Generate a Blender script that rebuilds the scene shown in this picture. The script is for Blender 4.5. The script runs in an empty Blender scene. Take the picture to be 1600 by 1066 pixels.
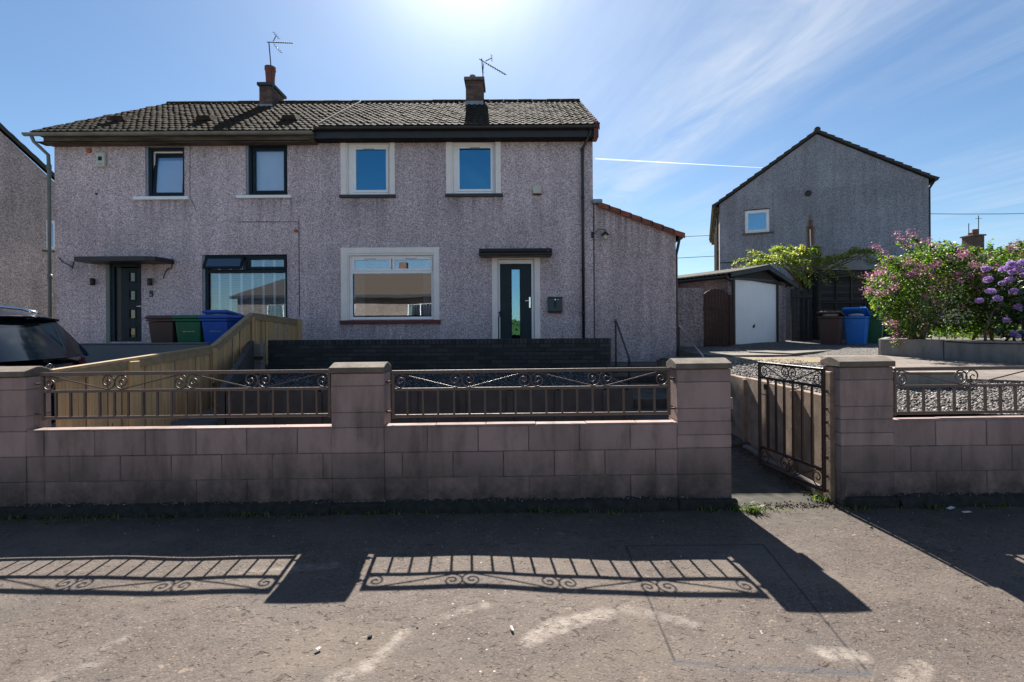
import bpy, bmesh, math, random
import numpy as np
from mathutils import Vector, Matrix
R = math.radians
rnd = random.Random(7)
sc = bpy.context.scene
COL = sc.collection

# ------------------------------------------------------------------ camera, sky, sun, exposure
CAM_Z = 1.6
F = 755.0                     # focal length in photo pixels
HOR = 515.0                   # horizon row of the photo
ROLL = 0.35
cd = bpy.data.cameras.new("camera"); cam = bpy.data.objects.new("camera", cd); COL.objects.link(cam)
cd.sensor_width = 36.0; cd.lens = 36.0 * F / 1600.0
cd.shift_y = -(533.0 - HOR) / 1600.0
cd.clip_start = 0.05; cd.clip_end = 9000
cam.matrix_world = Matrix.Translation((0, 0, CAM_Z)) @ Matrix.Rotation(R(90), 4, 'X') @ Matrix.Rotation(R(-ROLL), 4, 'Z')
sc.camera = cam

SUN_EL, SUN_AZ = 42.3, -5.6          # azimuth from +Y towards +X
sdir = Vector((math.sin(R(SUN_AZ)) * math.cos(R(SUN_EL)), math.cos(R(SUN_AZ)) * math.cos(R(SUN_EL)), math.sin(R(SUN_EL))))
sl = bpy.data.lights.new("sun", 'SUN'); sl.energy = 5.0; sl.angle = R(0.5); sl.color = (1.0, 0.93, 0.84)
so = bpy.data.objects.new("sun", sl); COL.objects.link(so)
so.rotation_euler = (-sdir).to_track_quat('-Z', 'Y').to_euler()

sc.view_settings.view_transform = 'Standard'; sc.view_settings.look = 'None'
sc.view_settings.exposure = 1.5; sc.view_settings.gamma = 1.0

w = bpy.data.worlds.new("World"); sc.world = w; w.use_nodes = True
nt = w.node_tree; nt.nodes.clear()
def wn(t, **k):
    n = nt.nodes.new(t)
    for a, b in k.items(): setattr(n, a, b)
    return n
def wl(a, b): nt.links.new(a, b)
out = wn('ShaderNodeOutputWorld'); bg = wn('ShaderNodeBackground'); bg.inputs[1].default_value = 0.0435
sky = wn('ShaderNodeTexSky', sky_type='NISHITA', sun_disc=False)
sky.sun_elevation = R(SUN_EL); sky.sun_rotation = R(SUN_AZ); sky.air_density = 1.0; sky.dust_density = 0.25; sky.ozone_density = 2.6; sky.altitude = 50
tc = wn('ShaderNodeTexCoord')
def wmath(op, a, b=None, c=None):
    n = wn('ShaderNodeMath', operation=op)
    for i, v in enumerate((a, b, c)):
        if v is None: continue
        if isinstance(v, (int, float)): n.inputs[i].default_value = v
        else: wl(v, n.inputs[i])
    return n.outputs[0]
# thin cirrus: noise on the plane of the cloud layer, stretched along one direction
sep = wn('ShaderNodeSeparateXYZ'); wl(tc.outputs['Generated'], sep.inputs[0])
zc = wmath('MAXIMUM', sep.outputs[2], 0.05)
cx_, cy_ = wmath('DIVIDE', sep.outputs[0], zc), wmath('DIVIDE', sep.outputs[1], zc)
comb = wn('ShaderNodeCombineXYZ'); wl(cx_, comb.inputs[0]); wl(cy_, comb.inputs[1])
def along(ang, sa, sb, off=(0.0, 0.0)):
    """cloud-layer coordinates turned to run along an angle, then stretched"""
    c, s = math.cos(ang), math.sin(ang)
    a = wmath('ADD', wmath('MULTIPLY', cx_, c), wmath('MULTIPLY', cy_, s)); b = wmath('SUBTRACT', wmath('MULTIPLY', cy_, c), wmath('MULTIPLY', cx_, s))
    cb_ = wn('ShaderNodeCombineXYZ'); wl(wmath('MULTIPLY_ADD', a, sa, off[0]), cb_.inputs[0]); wl(wmath('MULTIPLY_ADD', b, sb, off[1]), cb_.inputs[1]); return cb_.outputs[0]
CLANG = math.atan2(((HOR-15) and (F/(HOR-15)) - F/(HOR-330)), (490/(HOR-15)) - 130/(HOR-330))
n1 = wn('ShaderNodeTexNoise'); n1.inputs['Scale'].default_value = 0.9; n1.inputs['Detail'].default_value = 9; n1.inputs['Roughness'].default_value = 0.62; n1.inputs['Distortion'].default_value = 0.5
wl(along(CLANG + .12, 0.45, 2.6, (2.3, 0.6)), n1.inputs['Vector'])
n2 = wn('ShaderNodeTexNoise'); n2.inputs['Scale'].default_value = 0.55; n2.inputs['Detail'].default_value = 3
wl(comb.outputs[0], n2.inputs['Vector'])
def ramp01(v, lo, hi):
    m = wn('ShaderNodeMapRange', interpolation_type='SMOOTHSTEP'); wl(v, m.inputs[0]); m.inputs[1].default_value = lo; m.inputs[2].default_value = hi
    return m.outputs[0]
cl = wmath('MULTIPLY', ramp01(n1.outputs[0], 0.33, 0.78), ramp01(n2.outputs[0], 0.28, 0.62))
# the broad plume that runs up to the right from behind the houses: a band on the cloud layer
pa = Vector(((930-800)/F, 1, (HOR-330)/F)); pb = Vector(((1290-800)/F, 1, (HOR-15)/F))
a2 = Vector((pa.x/pa.z, pa.y/pa.z)); b2 = Vector((pb.x/pb.z, pb.y/pb.z))
dd = (b2 - a2).normalized(); nn = Vector((-dd.y, dd.x))
u_ = wmath('ADD', wmath('MULTIPLY', wmath('SUBTRACT', cx_, b2.x), nn.x), wmath('MULTIPLY', wmath('SUBTRACT', cy_, b2.y), nn.y))
u_ = wmath('ADD', u_, wmath('MULTIPLY', wmath('SUBTRACT', n2.outputs[0], 0.5), 0.5))
band = wmath('SUBTRACT', 1.0, ramp01(wmath('ABSOLUTE', u_), 0.02, 0.42))
n3 = wn('ShaderNodeTexNoise'); n3.inputs['Scale'].default_value = 1.0; n3.inputs['Detail'].default_value = 8; n3.inputs['Roughness'].default_value = 0.6; n3.inputs['Distortion'].default_value = 1.3
wl(along(math.atan2(dd.y, dd.x) + .1, 1.1, 2.6, (5.0, 1.0)), n3.inputs['Vector'])
plume = wmath('MULTIPLY', band, ramp01(n3.outputs[0], 0.28, 0.72))
rightside = ramp01(sep.outputs[0], -0.55, 0.15)
clm = wmath('MINIMUM', wmath('ADD', wmath('MULTIPLY', wmath('MULTIPLY', cl, rightside), 0.38), wmath('MULTIPLY', plume, 0.46)), 0.8)
# bright circumsolar haze around the sun
dv = wn('ShaderNodeVectorMath', operation='DOT_PRODUCT'); wl(tc.outputs['Generated'], dv.inputs[0]); dv.inputs[1].default_value = sdir
dt = wmath('MAXIMUM', dv.outputs['Value'], 0.0)
aur = wmath('ADD', wmath('MULTIPLY', wmath('POWER', dt, 90.0), 8.0), wmath('MULTIPLY', wmath('POWER', dt, 12.0), 1.5))
mixc = wn('ShaderNodeMix', data_type='RGBA'); wl(clm, mixc.inputs[0]); tint = wn('ShaderNodeMix', data_type='RGBA', blend_type='MULTIPLY'); tint.inputs[0].default_value = 1.0; wl(sky.outputs[0], tint.inputs[6]); tint.inputs[7].default_value = (0.85, 0.975, 1.04, 1); wl(tint.outputs[2], mixc.inputs[6]); mixc.inputs[7].default_value = (6.6, 7.2, 8.0, 1)
addc = wn('ShaderNodeMix', data_type='RGBA', blend_type='ADD'); addc.inputs[0].default_value = 1.0
aurc = wn('ShaderNodeCombineXYZ')
for i, k in enumerate((1.0, 0.99, 0.95)): wl(wmath('MULTIPLY', aur, k), aurc.inputs[i])
wl(mixc.outputs[2], addc.inputs[6]); wl(aurc.outputs[0], addc.inputs[7])
wl(addc.outputs[2], bg.inputs[0]); wl(bg.outputs[0], out.inputs[0])

# ------------------------------------------------------------------ helpers
def WP(px, py, Y):
    """world point of a photo pixel at depth Y (used to read real sizes off the photograph)"""
    k = math.tan(R(ROLL)); dx, dy = px - 800.0, py - HOR
    x = dx - dy * k; y = dy + dx * k
    return Vector((x * Y / F, Y, CAM_Z - y * Y / F))

def P(X, Y, Z): return Vector((X, Y, Z))

class MB:
    def __init__(s): s.v = []; s.f = []
    def add(s, vs, fs):
        o = len(s.v); s.v += [tuple(p) for p in vs]; s.f += [tuple(i + o for i in f) for f in fs]; return s
    def box(s, x0, x1, y0, y1, z0, z1, M=None):
        vs = [Vector((x, y, z)) for z in (z0, z1) for y in (y0, y1) for x in (x0, x1)]
        if M is not None: vs = [M @ p for p in vs]
        return s.add(vs, [(0, 2, 3, 1), (4, 5, 7, 6), (0, 1, 5, 4), (2, 6, 7, 3), (0, 4, 6, 2), (1, 3, 7, 5)])
    def bbox(s, x0, x1, y0, y1, z0, z1, b=0.004, M=None):
        """box with chamfered edges"""
        bm = bmesh.new(); bmesh.ops.create_cube(bm, size=1)
        for vt in bm.verts: vt.co = Vector(((x0+x1)/2 + vt.co.x*(x1-x0), (y0+y1)/2 + vt.co.y*(y1-y0), (z0+z1)/2 + vt.co.z*(z1-z0)))
        bmesh.ops.bevel(bm, geom=list(bm.edges), offset=b, segments=1, affect='EDGES')
        bm.verts.index_update()
        vs = [(M @ vt.co) if M is not None else vt.co.copy() for vt in bm.verts]
        fs = [[q.index for q in fc.verts] for fc in bm.faces]; bm.free()
        return s.add(vs, fs)
    def prism(s, poly, d, M=None):
        """poly: list of 3-D points, extruded by vector d"""
        n = len(poly); d = Vector(d)
        vs = [Vector(p) for p in poly] + [Vector(p) + d for p in poly]
        if M is not None: vs = [M @ p for p in vs]
        fs = [tuple(range(n - 1, -1, -1)), tuple(range(n, 2 * n))] + [(i, (i + 1) % n, n + (i + 1) % n, n + i) for i in range(n)]
        return s.add(vs, fs)
    def tube(s, path, r, n=8, closed=False, cap=True, flat=1.0):
        path = [Vector(p) for p in path]; m = len(path); rings = []
        up = Vector((0.03, 1, 0.02)).normalized()
        for i, p in enumerate(path):
            a = path[(i - 1) % m] if (closed or i > 0) else p
            b = path[(i + 1) % m] if (closed or i < m - 1) else p
            t = (b - a).normalized()
            if abs(t.dot(up)) > 0.97: u = t.cross(Vector((1, 0, 0))).normalized()
            else: u = t.cross(up).normalized()
            vv = t.cross(u).normalized()
            rr = r[i] if isinstance(r, (list, tuple)) else r
            rings.append([p + u * (math.cos(k * 2 * math.pi / n + math.pi / n) * rr) + vv * (math.sin(k * 2 * math.pi / n + math.pi / n) * rr * flat) for k in range(n)])
        vs = [q for rg in rings for q in rg]; fs = []
        for i in range(m if closed else m - 1):
            j = (i + 1) % m
            for k in range(n): fs.append((i * n + k, i * n + (k + 1) % n, j * n + (k + 1) % n, j * n + k))
        if cap and not closed: fs += [tuple(range(n - 1, -1, -1)), tuple((m - 1) * n + k for k in range(n))]
        return s.add(vs, fs)
    def lathe(s, prof, c, n=24, M=None):
        vs = []; fs = []
        for (r, z) in prof:
            for k in range(n):
                a = 2 * math.pi * k / n; p = Vector((c[0] + r * math.cos(a), c[1] + r * math.sin(a), c[2] + z)); vs.append(M @ p if M is not None else p)
        for i in range(len(prof) - 1):
            for k in range(n): fs.append((i*n + k, i*n + (k+1) % n, (i+1)*n + (k+1) % n, (i+1)*n + k))
        fs += [tuple(range(n - 1, -1, -1)), tuple((len(prof) - 1) * n + k for k in range(n))]
        return s.add(vs, fs)
    def build(s, name, mat, parent=None, smooth=False, sub=0, bevel=0.0):
        me = bpy.data.meshes.new(name)
        org = Vector((0, 0, 0))
        me.from_pydata([tuple(p) for p in s.v], [], s.f); me.update()
        bm = bmesh.new(); bm.from_mesh(me); bmesh.ops.recalc_face_normals(bm, faces=bm.faces); bm.to_mesh(me); bm.free()
        if mat: me.materials.append(mat)
        if smooth:
            for p in me.polygons: p.use_smooth = True
        o = bpy.data.objects.new(name, me); COL.objects.link(o)
        if parent is not None:
            o.parent = parent
            o.matrix_parent_inverse = parent_matrix(parent).inverted()
        if bevel:
            m = o.modifiers.new('b', 'BEVEL'); m.width = bevel; m.segments = 2; m.limit_method = 'ANGLE'
        if sub:
            m = o.modifiers.new('s', 'SUBSURF'); m.levels = sub; m.render_levels = sub
        return o
def parent_matrix(p):
    m = Matrix.LocRotScale(p.location, p.rotation_euler, p.scale)
    return parent_matrix(p.parent) @ p.matrix_parent_inverse @ m if p.parent else m

def np_mesh(name, V, Fc, mat, parent=None, smooth=False):
    """fast mesh from numpy arrays; all faces have the same number of corners"""
    V = np.asarray(V, dtype=np.float32); Fc = np.asarray(Fc, dtype=np.int32); k = Fc.shape[1]
    me = bpy.data.meshes.new(name); me.vertices.add(len(V)); me.vertices.foreach_set('co', V.ravel())
    me.loops.add(Fc.size); me.loops.foreach_set('vertex_index', Fc.ravel())
    me.polygons.add(len(Fc)); me.polygons.foreach_set('loop_start', np.arange(0, Fc.size, k, dtype=np.int32))
    me.update(calc_edges=True); me.validate()
    if smooth: me.polygons.foreach_set('use_smooth', np.ones(len(Fc), dtype=bool))
    if mat: me.materials.append(mat)
    o = bpy.data.objects.new(name, me); COL.objects.link(o)
    if parent is not None:
        o.parent = parent; o.matrix_parent_inverse = parent_matrix(parent).inverted()
    return o

def tag(o, label, cat, group=None):
    o['label'] = label; o['category'] = cat
    if group: o['group'] = group
    return o
def thing(name, label, cat, loc=(0, 0, 0), group=None):
    o = bpy.data.objects.new(name, None); o.empty_display_size = 0.2; COL.objects.link(o); o.location = loc
    return tag(o, label, cat, group)
def struct(o, kind='structure'): o['kind'] = kind; return o
def copy_tree(o, parent=None):
    c = o.copy(); COL.objects.link(c)
    if parent is not None: c.parent = parent
    for ch in list(o.children): copy_tree(ch, c)
    return c

# ------------------------------------------------------------------ materials
class NT:
    def __init__(s, name):
        s.m = bpy.data.materials.new(name); s.m.use_nodes = True; s.t = s.m.node_tree; s.t.nodes.clear()
        s.out = s.n('ShaderNodeOutputMaterial'); s.b = s.n('ShaderNodeBsdfPrincipled'); s.l(s.b.outputs[0], s.out.inputs[0])
        s.tc = s.n('ShaderNodeTexCoord'); s.geo = None
    def n(s, t, **k):
        n = s.t.nodes.new(t)
        for a, b in k.items(): setattr(n, a, b)
        return n
    def l(s, a, b): s.t.links.new(a, b)
    def put(s, v, sock):
        if isinstance(v, (int, float)): sock.default_value = v
        elif isinstance(v, (tuple, list)):
            sock.default_value = tuple(v) + (1,) if (len(v) == 3 and sock.type == 'RGBA') else v
        else: s.l(v, sock)
    def math(s, op, a, b=None, c=None, clamp=False):
        n = s.n('ShaderNodeMath', operation=op, use_clamp=clamp)
        for i, v in enumerate((a, b, c)):
            if v is not None: s.put(v, n.inputs[i])
        return n.outputs[0]
    def mapped(s, scale=(1, 1, 1), rot=(0, 0, 0), loc=(0, 0, 0)):
        m = s.n('ShaderNodeMapping'); m.inputs['Scale'].default_value = scale; m.inputs['Rotation'].default_value = rot; m.inputs['Location'].default_value = loc
        s.l(s.tc.outputs['Object'], m.inputs[0]); return m.outputs[0]
    def noise(s, scale, detail=4, rough=0.55, vec=None, dist=0.0, out=0):
        n = s.n('ShaderNodeTexNoise'); n.inputs['Scale'].default_value = scale; n.inputs['Detail'].default_value = detail
        n.inputs['Roughness'].default_value = rough; n.inputs['Distortion'].default_value = dist
        s.l(vec if vec is not None else s.tc.outputs['Object'], n.inputs['Vector']); return n.outputs[out]
    def vor(s, scale, vec=None, out='Color', feature='F1', rand=1.0):
        n = s.n('ShaderNodeTexVoronoi', feature=feature); n.inputs['Scale'].default_value = scale; n.inputs['Randomness'].default_value = rand
        s.l(vec if vec is not None else s.tc.outputs['Object'], n.inputs['Vector']); return n.outputs[out]
    def ramp(s, v, stops, interp='LINEAR'):
        n = s.n('ShaderNodeValToRGB'); cr = n.color_ramp; cr.interpolation = interp
        while len(cr.elements) < len(stops): cr.elements.new(0.5)
        for e, (p, c) in zip(cr.elements, stops): e.position = p; e.color = (c, c, c, 1) if isinstance(c, (int, float)) else tuple(c) + (1,)
        s.l(v, n.inputs[0]); return n.outputs[0]
    def rng(s, v, lo, hi, a=0.0, b=1.0):
        n = s.n('ShaderNodeMapRange'); s.l(v, n.inputs[0])
        for i, q in enumerate((lo, hi, a, b)): n.inputs[i + 1].default_value = q
        return n.outputs[0]
    def mix(s, f, a, b, blend='MIX'):
        n = s.n('ShaderNodeMix', data_type='RGBA', blend_type=blend); s.put(f, n.inputs[0]); s.put(a, n.inputs[6]); s.put(b, n.inputs[7]); return n.outputs[2]
    def sepx(s, v):
        n = s.n('ShaderNodeSeparateXYZ'); s.l(v, n.inputs[0]); return n.outputs
    def island(s):
        if s.geo is None: s.geo = s.n('ShaderNodeNewGeometry')
        return s.geo.outputs['Random Per Island']
    def bump(s, h, dist=0.01, strength=1.0, prev=None):
        n = s.n('ShaderNodeBump'); n.inputs['Distance'].default_value = dist; n.inputs['Strength'].default_value = strength; s.l(h, n.inputs['Height'])
        if prev is not None: s.l(prev, n.inputs['Normal'])
        s.l(n.outputs[0], s.b.inputs['Normal']); return n.outputs[0]
    def done(s, col=None, rough=None, metal=None, spec=None):
        if col is not None: s.put(col, s.b.inputs['Base Color'])
        if rough is not None: s.put(rough, s.b.inputs['Roughness'])
        if metal is not None: s.put(metal, s.b.inputs['Metallic'])
        if spec is not None: s.put(spec, s.b.inputs['Specular IOR Level'])
        return s.m

def sc3(c, k): return tuple(x * k for x in c)
def m_plain(name, c, rough=0.6, var=0.18, scale=6, metal=0.0, bump=0.0, bscale=60, spec=0.5):
    t = NT(name); n = t.noise(scale, 6, 0.6)
    col = t.ramp(n, [(0.25, sc3(c, 1 - var)), (0.75, sc3(c, 1 + var))])
    if bump: t.bump(t.noise(bscale, 4), 0.004, bump)
    r = t.rng(t.noise(scale * 2.3, 4), 0.3, 0.7, max(0.02, rough - 0.08), min(1, rough + 0.08))
    return t.done(col, r, metal, spec)

def m_harl(name, tint=(1, 1, 1), k=1.0, scale=58.0, streak=0.25, drips=()):
    t = NT(name)
    chip = t.sepx(t.vor(scale, out='Color'))[0]
    base = t.ramp(chip, [(0.0, (0.22, 0.185, 0.195)), (0.16, (0.36, 0.295, 0.295)), (0.4, (0.51, 0.415, 0.41)), (0.65, (0.61, 0.50, 0.49)), (0.88, (0.71, 0.62, 0.60)), (0.97, (0.80, 0.76, 0.73))])
    base = t.mix(1.0, base, tuple(c * k for c in tint), 'MULTIPLY')
    # weathering: broad blotches and faint runs down the wall
    big = t.noise(0.55, 5, 0.6); runs = t.noise(1.0, 6, 0.65, vec=t.mapped((3.2, 3.2, 0.22)))
    f1 = t.rng(big, 0.3, 0.7, 0.82, 1.14); f2 = t.rng(runs, 0.35, 0.72, 1.08, 1.08 - streak)
    f = t.math('MULTIPLY', f1, f2); cmb = t.n('ShaderNodeCombineXYZ')
    for i in range(3): t.l(f, cmb.inputs[i])
    base = t.mix(1.0, base, cmb.outputs[0], 'MULTIPLY')
    if drips:
        o3 = t.sepx(t.tc.outputs['Object']); fine = t.rng(t.noise(1.0, 4, 0.6, vec=t.mapped((11, 11, 0.5))), 0.38, 0.62)
        for (xa, xb, zt, ln, kk, *cl_) in drips:
            mk_ = t.math('MULTIPLY', t.rng(o3[0], xa - .06, xa + .05), t.rng(o3[0], xb + .06, xb - .05)); mk_ = t.math('MULTIPLY', mk_, t.math('MULTIPLY', t.rng(o3[2], zt - ln, zt), t.rng(o3[2], zt + .01, zt)))
            base = t.mix(t.math('MULTIPLY', t.math('MULTIPLY', mk_, fine if not cl_ else 1.0), kk), base, cl_[0] if cl_ else (0.13, 0.105, 0.095))
        gm_ = t.math('MULTIPLY', t.rng(o3[2], 1.9, 0.9), t.rng(t.noise(2.2, 6, 0.65), 0.35, 0.6)); base = t.mix(t.math('MULTIPLY', gm_, 0.45), base, (0.13, 0.125, 0.12))
    h = t.math('SUBTRACT', 1.0, t.vor(scale, out='Distance'))
    t.bump(h, 0.012, 0.75)
    return t.done(base, 0.92, spec=0.25)

def m_block(name, c1, c2, dark, stain=0.6):
    """dense concrete block: every block its own tone, fine grain, damp staining, painted shade near the ground"""
    t = NT(name)
    isl = t.island(); base = t.mix(isl, c1, c2)
    gr = t.noise(120, 3, 0.7); base = t.mix(t.rng(gr, 0.35, 0.7, 0, 0.35), base, sc3(c2, 1.5))
    st = t.noise(1.0, 8, 0.68, vec=t.mapped((3.4, 3.4, 1.5)), dist=0.3); runs = t.noise(1.0, 5, 0.6, vec=t.mapped((9, 9, 0.9)))
    ms = t.math('MULTIPLY', t.rng(st, 0.40, 0.62, 0.08, stain), t.rng(runs, 0.34, 0.62, 0.25, 1.0))
    base = t.mix(ms, base, dark)
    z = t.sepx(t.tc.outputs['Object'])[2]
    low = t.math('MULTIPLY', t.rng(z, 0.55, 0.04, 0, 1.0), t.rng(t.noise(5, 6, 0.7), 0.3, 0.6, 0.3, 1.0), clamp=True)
    base = t.mix(t.math('MINIMUM', low, 0.8), base, (0.035, 0.04, 0.035))  # shade of the lower courses painted into the block colour
    b = t.bump(t.noise(90, 5, 0.7), 0.004, 0.6); t.bump(t.noise(6, 4), 0.012, 0.5, b)
    return t.done(base, 0.93, spec=0.2)

def m_tile(name, cols, moss):
    t = NT(name); isl = t.island(); n = t.noise(9, 6, 0.65)
    base = t.mix(isl, cols[0], cols[1]); base = t.mix(t.rng(n, 0.4, 0.65), base, cols[2])
    ms = t.noise(1.1, 8, 0.75); base = t.mix(t.rng(ms, 0.46, 0.62, 0, 0.95), base, moss)
    li = t.noise(34, 3, 0.6); base = t.mix(t.rng(li, 0.68, 0.76, 0, 0.6), base, (0.17, 0.16, 0.135))
    t.bump(t.noise(60, 4, 0.7), 0.006, 0.7)
    return t.done(base, 0.95, spec=0.08)

def m_glass(name, refl=0.32, tint=(0.02, 0.03, 0.04), trans=0.93, gcol=(0.86, 0.95, 1.0)):
    t = NT(name)
    gl = t.n('ShaderNodeBsdfGlossy'); gl.inputs['Roughness'].default_value = 0.0; gl.inputs['Color'].default_value = tuple(gcol) + (1,)
    tr = t.n('ShaderNodeBsdfTransparent'); tr.inputs['Color'].default_value = (trans, trans * 1.02, trans * 1.04, 1)
    di = t.n('ShaderNodeBsdfDiffuse'); di.inputs['Color'].default_value = tuple(tint) + (1,)
    fr = t.n('ShaderNodeFresnel'); fr.inputs['IOR'].default_value = 1.52
    wv = t.noise(1.1, 1, 0.4)
    bp = t.n('ShaderNodeBump'); bp.inputs['Distance'].default_value = 0.004; bp.inputs['Strength'].default_value = 0.35; t.l(wv, bp.inputs['Height']); t.l(bp.outputs[0], gl.inputs['Normal'])
    f = t.math('ADD', fr.outputs[0], refl, clamp=True)
    m0 = t.n('ShaderNodeMixShader'); m0.inputs[0].default_value = 0.03; t.l(tr.outputs[0], m0.inputs[1]); t.l(di.outputs[0], m0.inputs[2])
    m1 = t.n('ShaderNodeMixShader'); t.l(f, m1.inputs[0]); t.l(m0.outputs[0], m1.inputs[1]); t.l(gl.outputs[0], m1.inputs[2])
    t.l(m1.outputs[0], t.out.inputs[0]); return t.m

def m_leaf(name, cols, trans=0.35, rough=0.45):
    t = NT(name); isl = t.island()
    st = [(i / (len(cols) - 1), c) for i, c in enumerate(cols)]
    col = t.ramp(isl, st); t.put(col, t.b.inputs['Base Color']); t.b.inputs['Roughness'].default_value = rough
    tl = t.n('ShaderNodeBsdfTranslucent'); t.l(t.mix(1.0, col, (1.5, 1.7, 0.7) if trans > 0.25 else (1, 1, 1), 'MULTIPLY'), tl.inputs[0])
    mx = t.n('ShaderNodeMixShader'); mx.inputs[0].default_value = trans; t.l(t.b.outputs[0], mx.inputs[1]); t.l(tl.outputs[0], mx.inputs[2]); t.l(mx.outputs[0], t.out.inputs[0])
    return t.m

M = {}
M['harl_left'] = m_harl('roughcast_left', (1.01, 0.985, 1.03), 1.12, drips=[(-9.5, -8.1, 4.95, .9, .55), (-6.9, -5.5, 4.98, .8, .5), (-11.5, -4.9, 6.4, .45, .5), (-11.2, -8.9, 3.4, .5, .5)])
M['harl_right'] = m_harl('roughcast_right', (0.98, 0.975, 1.03), 1.10, drips=[(-4.3, -2.95, 4.95, .8, .5), (-1.65, -.2, 4.97, .9, .55), (-4.9, 2.0, 6.4, .35, .4), (-4.35, -1.8, 1.75, .6, .4), (.5, .8, 4.9, 1.2, .3)])
M['harl_ext'] = m_harl('roughcast_extension', (1.02, 0.99, 1.02), 0.95, streak=0.35, drips=[(2.05, 4.2, 4.75, 1.7, .75)])
M['harl_grey'] = m_harl('roughcast_grey', (0.74, 0.90, 1.02), 0.82, 64, 0.3, drips=[(11.52, 11.76, 5.55, 3.6, .95, (0.20, 0.10, 0.045)), (11.58, 11.70, 5.78, 3.0, .9, (0.15, 0.07, 0.03)), (11.62, 11.66, 5.98, 2.0, .9, (0.13, 0.06, 0.03)), (8.6, 15.2, 7.0, 1.6, .25)])
M['harl_far'] = m_harl('roughcast_far', (1.05, 1.02, 0.98), 0.95, 50, 0.3)
M['harl_dark'] = m_harl('roughcast_wall', (0.9, 0.88, 0.9), 0.7, 42, 0.6)
M['harl_sunny'] = m_harl('roughcast_sunny', (1.0, 0.95, 0.86), 0.34, 30, 0.2)
M['glass_mid'] = m_glass('blind_glass', 0.09, gcol=(.75, .9, 1.0), trans=.96)
M['glass_dim'] = m_glass('door_glass', 0.07, gcol=(.9, .8, .75), trans=.4)
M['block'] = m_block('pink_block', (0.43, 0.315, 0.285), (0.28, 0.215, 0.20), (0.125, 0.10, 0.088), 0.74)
M['mortar'] = m_plain('mortar', (0.13, 0.11, 0.105), 0.95, 0.9, 7, bump=0.5)
M['cap'] = m_plain('cap_concrete', (0.145, 0.12, 0.098), 0.95, 0.35, 9, bump=0.9, bscale=110)
M['concrete'] = m_plain('concrete', (0.135, 0.12, 0.105), 0.93, 0.38, 4, bump=0.6, bscale=80)
M['slab'] = m_plain('slab_panel', (0.25, 0.185, 0.135), 0.93, 0.5, 5, bump=0.9, bscale=70)
M['grey_wall'] = m_plain('grey_wall_paint', (0.17, 0.18, 0.185), 0.85, 0.15, 2.5, bump=0.4)
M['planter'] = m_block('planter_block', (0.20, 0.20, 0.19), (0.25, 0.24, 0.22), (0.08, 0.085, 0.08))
t = NT('black_brick'); isl = t.island(); cB = t.mix(isl, (0.022, 0.026, 0.03), (0.05, 0.053, 0.056)); cB = t.mix(t.rng(t.noise(7, 8, 0.7), 0.62, 0.70, 0, 0.55), cB, (0.22, 0.23, 0.23))
t.bump(t.noise(70, 4), 0.005, 0.8); M['black_brick'] = t.done(cB, 0.75, spec=0.35)
M['black_mortar'] = m_plain('black_mortar', (0.02, 0.022, 0.025), 0.9, 0.3, 20)
t = NT('chimney_brick'); isl = t.island(); cB = t.mix(isl, (0.10, 0.068, 0.06), (0.19, 0.115, 0.095)); cB = t.mix(t.rng(t.noise(6, 6, 0.7), 0.45, 0.65, 0, 0.7), cB, (0.05, 0.045, 0.045))
t.bump(t.noise(60, 4), 0.005, 0.8); M['brick'] = t.done(cB, 0.9, spec=0.25)
M['rail'] = m_plain('railing_paint', (0.085, 0.06, 0.052), 0.36, 0.2, 20, 0.0, bump=0.25, bscale=40, spec=0.6)
M['gate'] = m_plain('gate_paint', (0.035, 0.024, 0.022), 0.4, 0.25, 20, 0.0, bump=0.3, bscale=50, spec=0.5)
M['rust'] = m_plain('rust', (0.11, 0.055, 0.035), 0.85, 0.4, 40)
t = NT('fence_wood'); isl = t.island(); grn = t.noise(1.0, 8, 0.6, vec=t.mapped((26, 26, 1.1)), dist=0.7)
cW = t.mix(isl, (0.64, 0.44, 0.225), (0.48, 0.335, 0.18)); cW = t.mix(t.rng(grn, 0.42, 0.66, 0, 0.6), cW, (0.34, 0.22, 0.10))
kn = t.vor(2.6, vec=t.mapped((2.2, 2.2, 0.9)), out='Distance'); cW = t.mix(t.rng(kn, 0.09, 0.035, 0, 0.9), cW, (0.07, 0.045, 0.025))
t.bump(grn, 0.003, 0.6); M['wood'] = t.done(cW, 0.8, spec=0.25)
M['wood_cap'] = m_plain('weathered_rail', (0.30, 0.225, 0.13), 0.8, 0.3, 12, bump=0.5)
t = NT('old_wood'); isl = t.island(); grn = t.noise(1.0, 6, 0.6, vec=t.mapped((2, 2, 30)), dist=0.4)
cW = t.mix(isl, (0.022, 0.022, 0.022), (0.085, 0.075, 0.068)); cW = t.mix(t.rng(grn, 0.45, 0.65, 0, 0.6), cW, (0.03, 0.03, 0.03)); t.bump(grn, 0.003, 0.6); M['old_wood'] = t.done(cW, 0.85, spec=0.2)
M['brown_wood'] = m_plain('brown_stain', (0.05, 0.024, 0.02), 0.6, 0.35, 12, bump=0.5, spec=0.3)
M['tile_left'] = m_tile('old_tiles', ((0.046, 0.036, 0.029), (0.023, 0.019, 0.017), (0.064, 0.047, 0.033)), (0.036, 0.029, 0.016))
M['tile_right'] = m_tile('brown_tiles', ((0.037, 0.030, 0.027), (0.019, 0.017, 0.016), (0.048, 0.038, 0.033)), (0.024, 0.022, 0.016))
M['tile_red'] = m_tile('red_tiles', ((0.30, 0.10, 0.065), (0.22, 0.075, 0.05), (0.33, 0.13, 0.09)), (0.14, 0.07, 0.05))
M['tile_dark'] = m_tile('dark_tiles', ((0.07, 0.062, 0.062), (0.05, 0.046, 0.048), (0.085, 0.075, 0.07)), (0.07, 0.07, 0.05))
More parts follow.
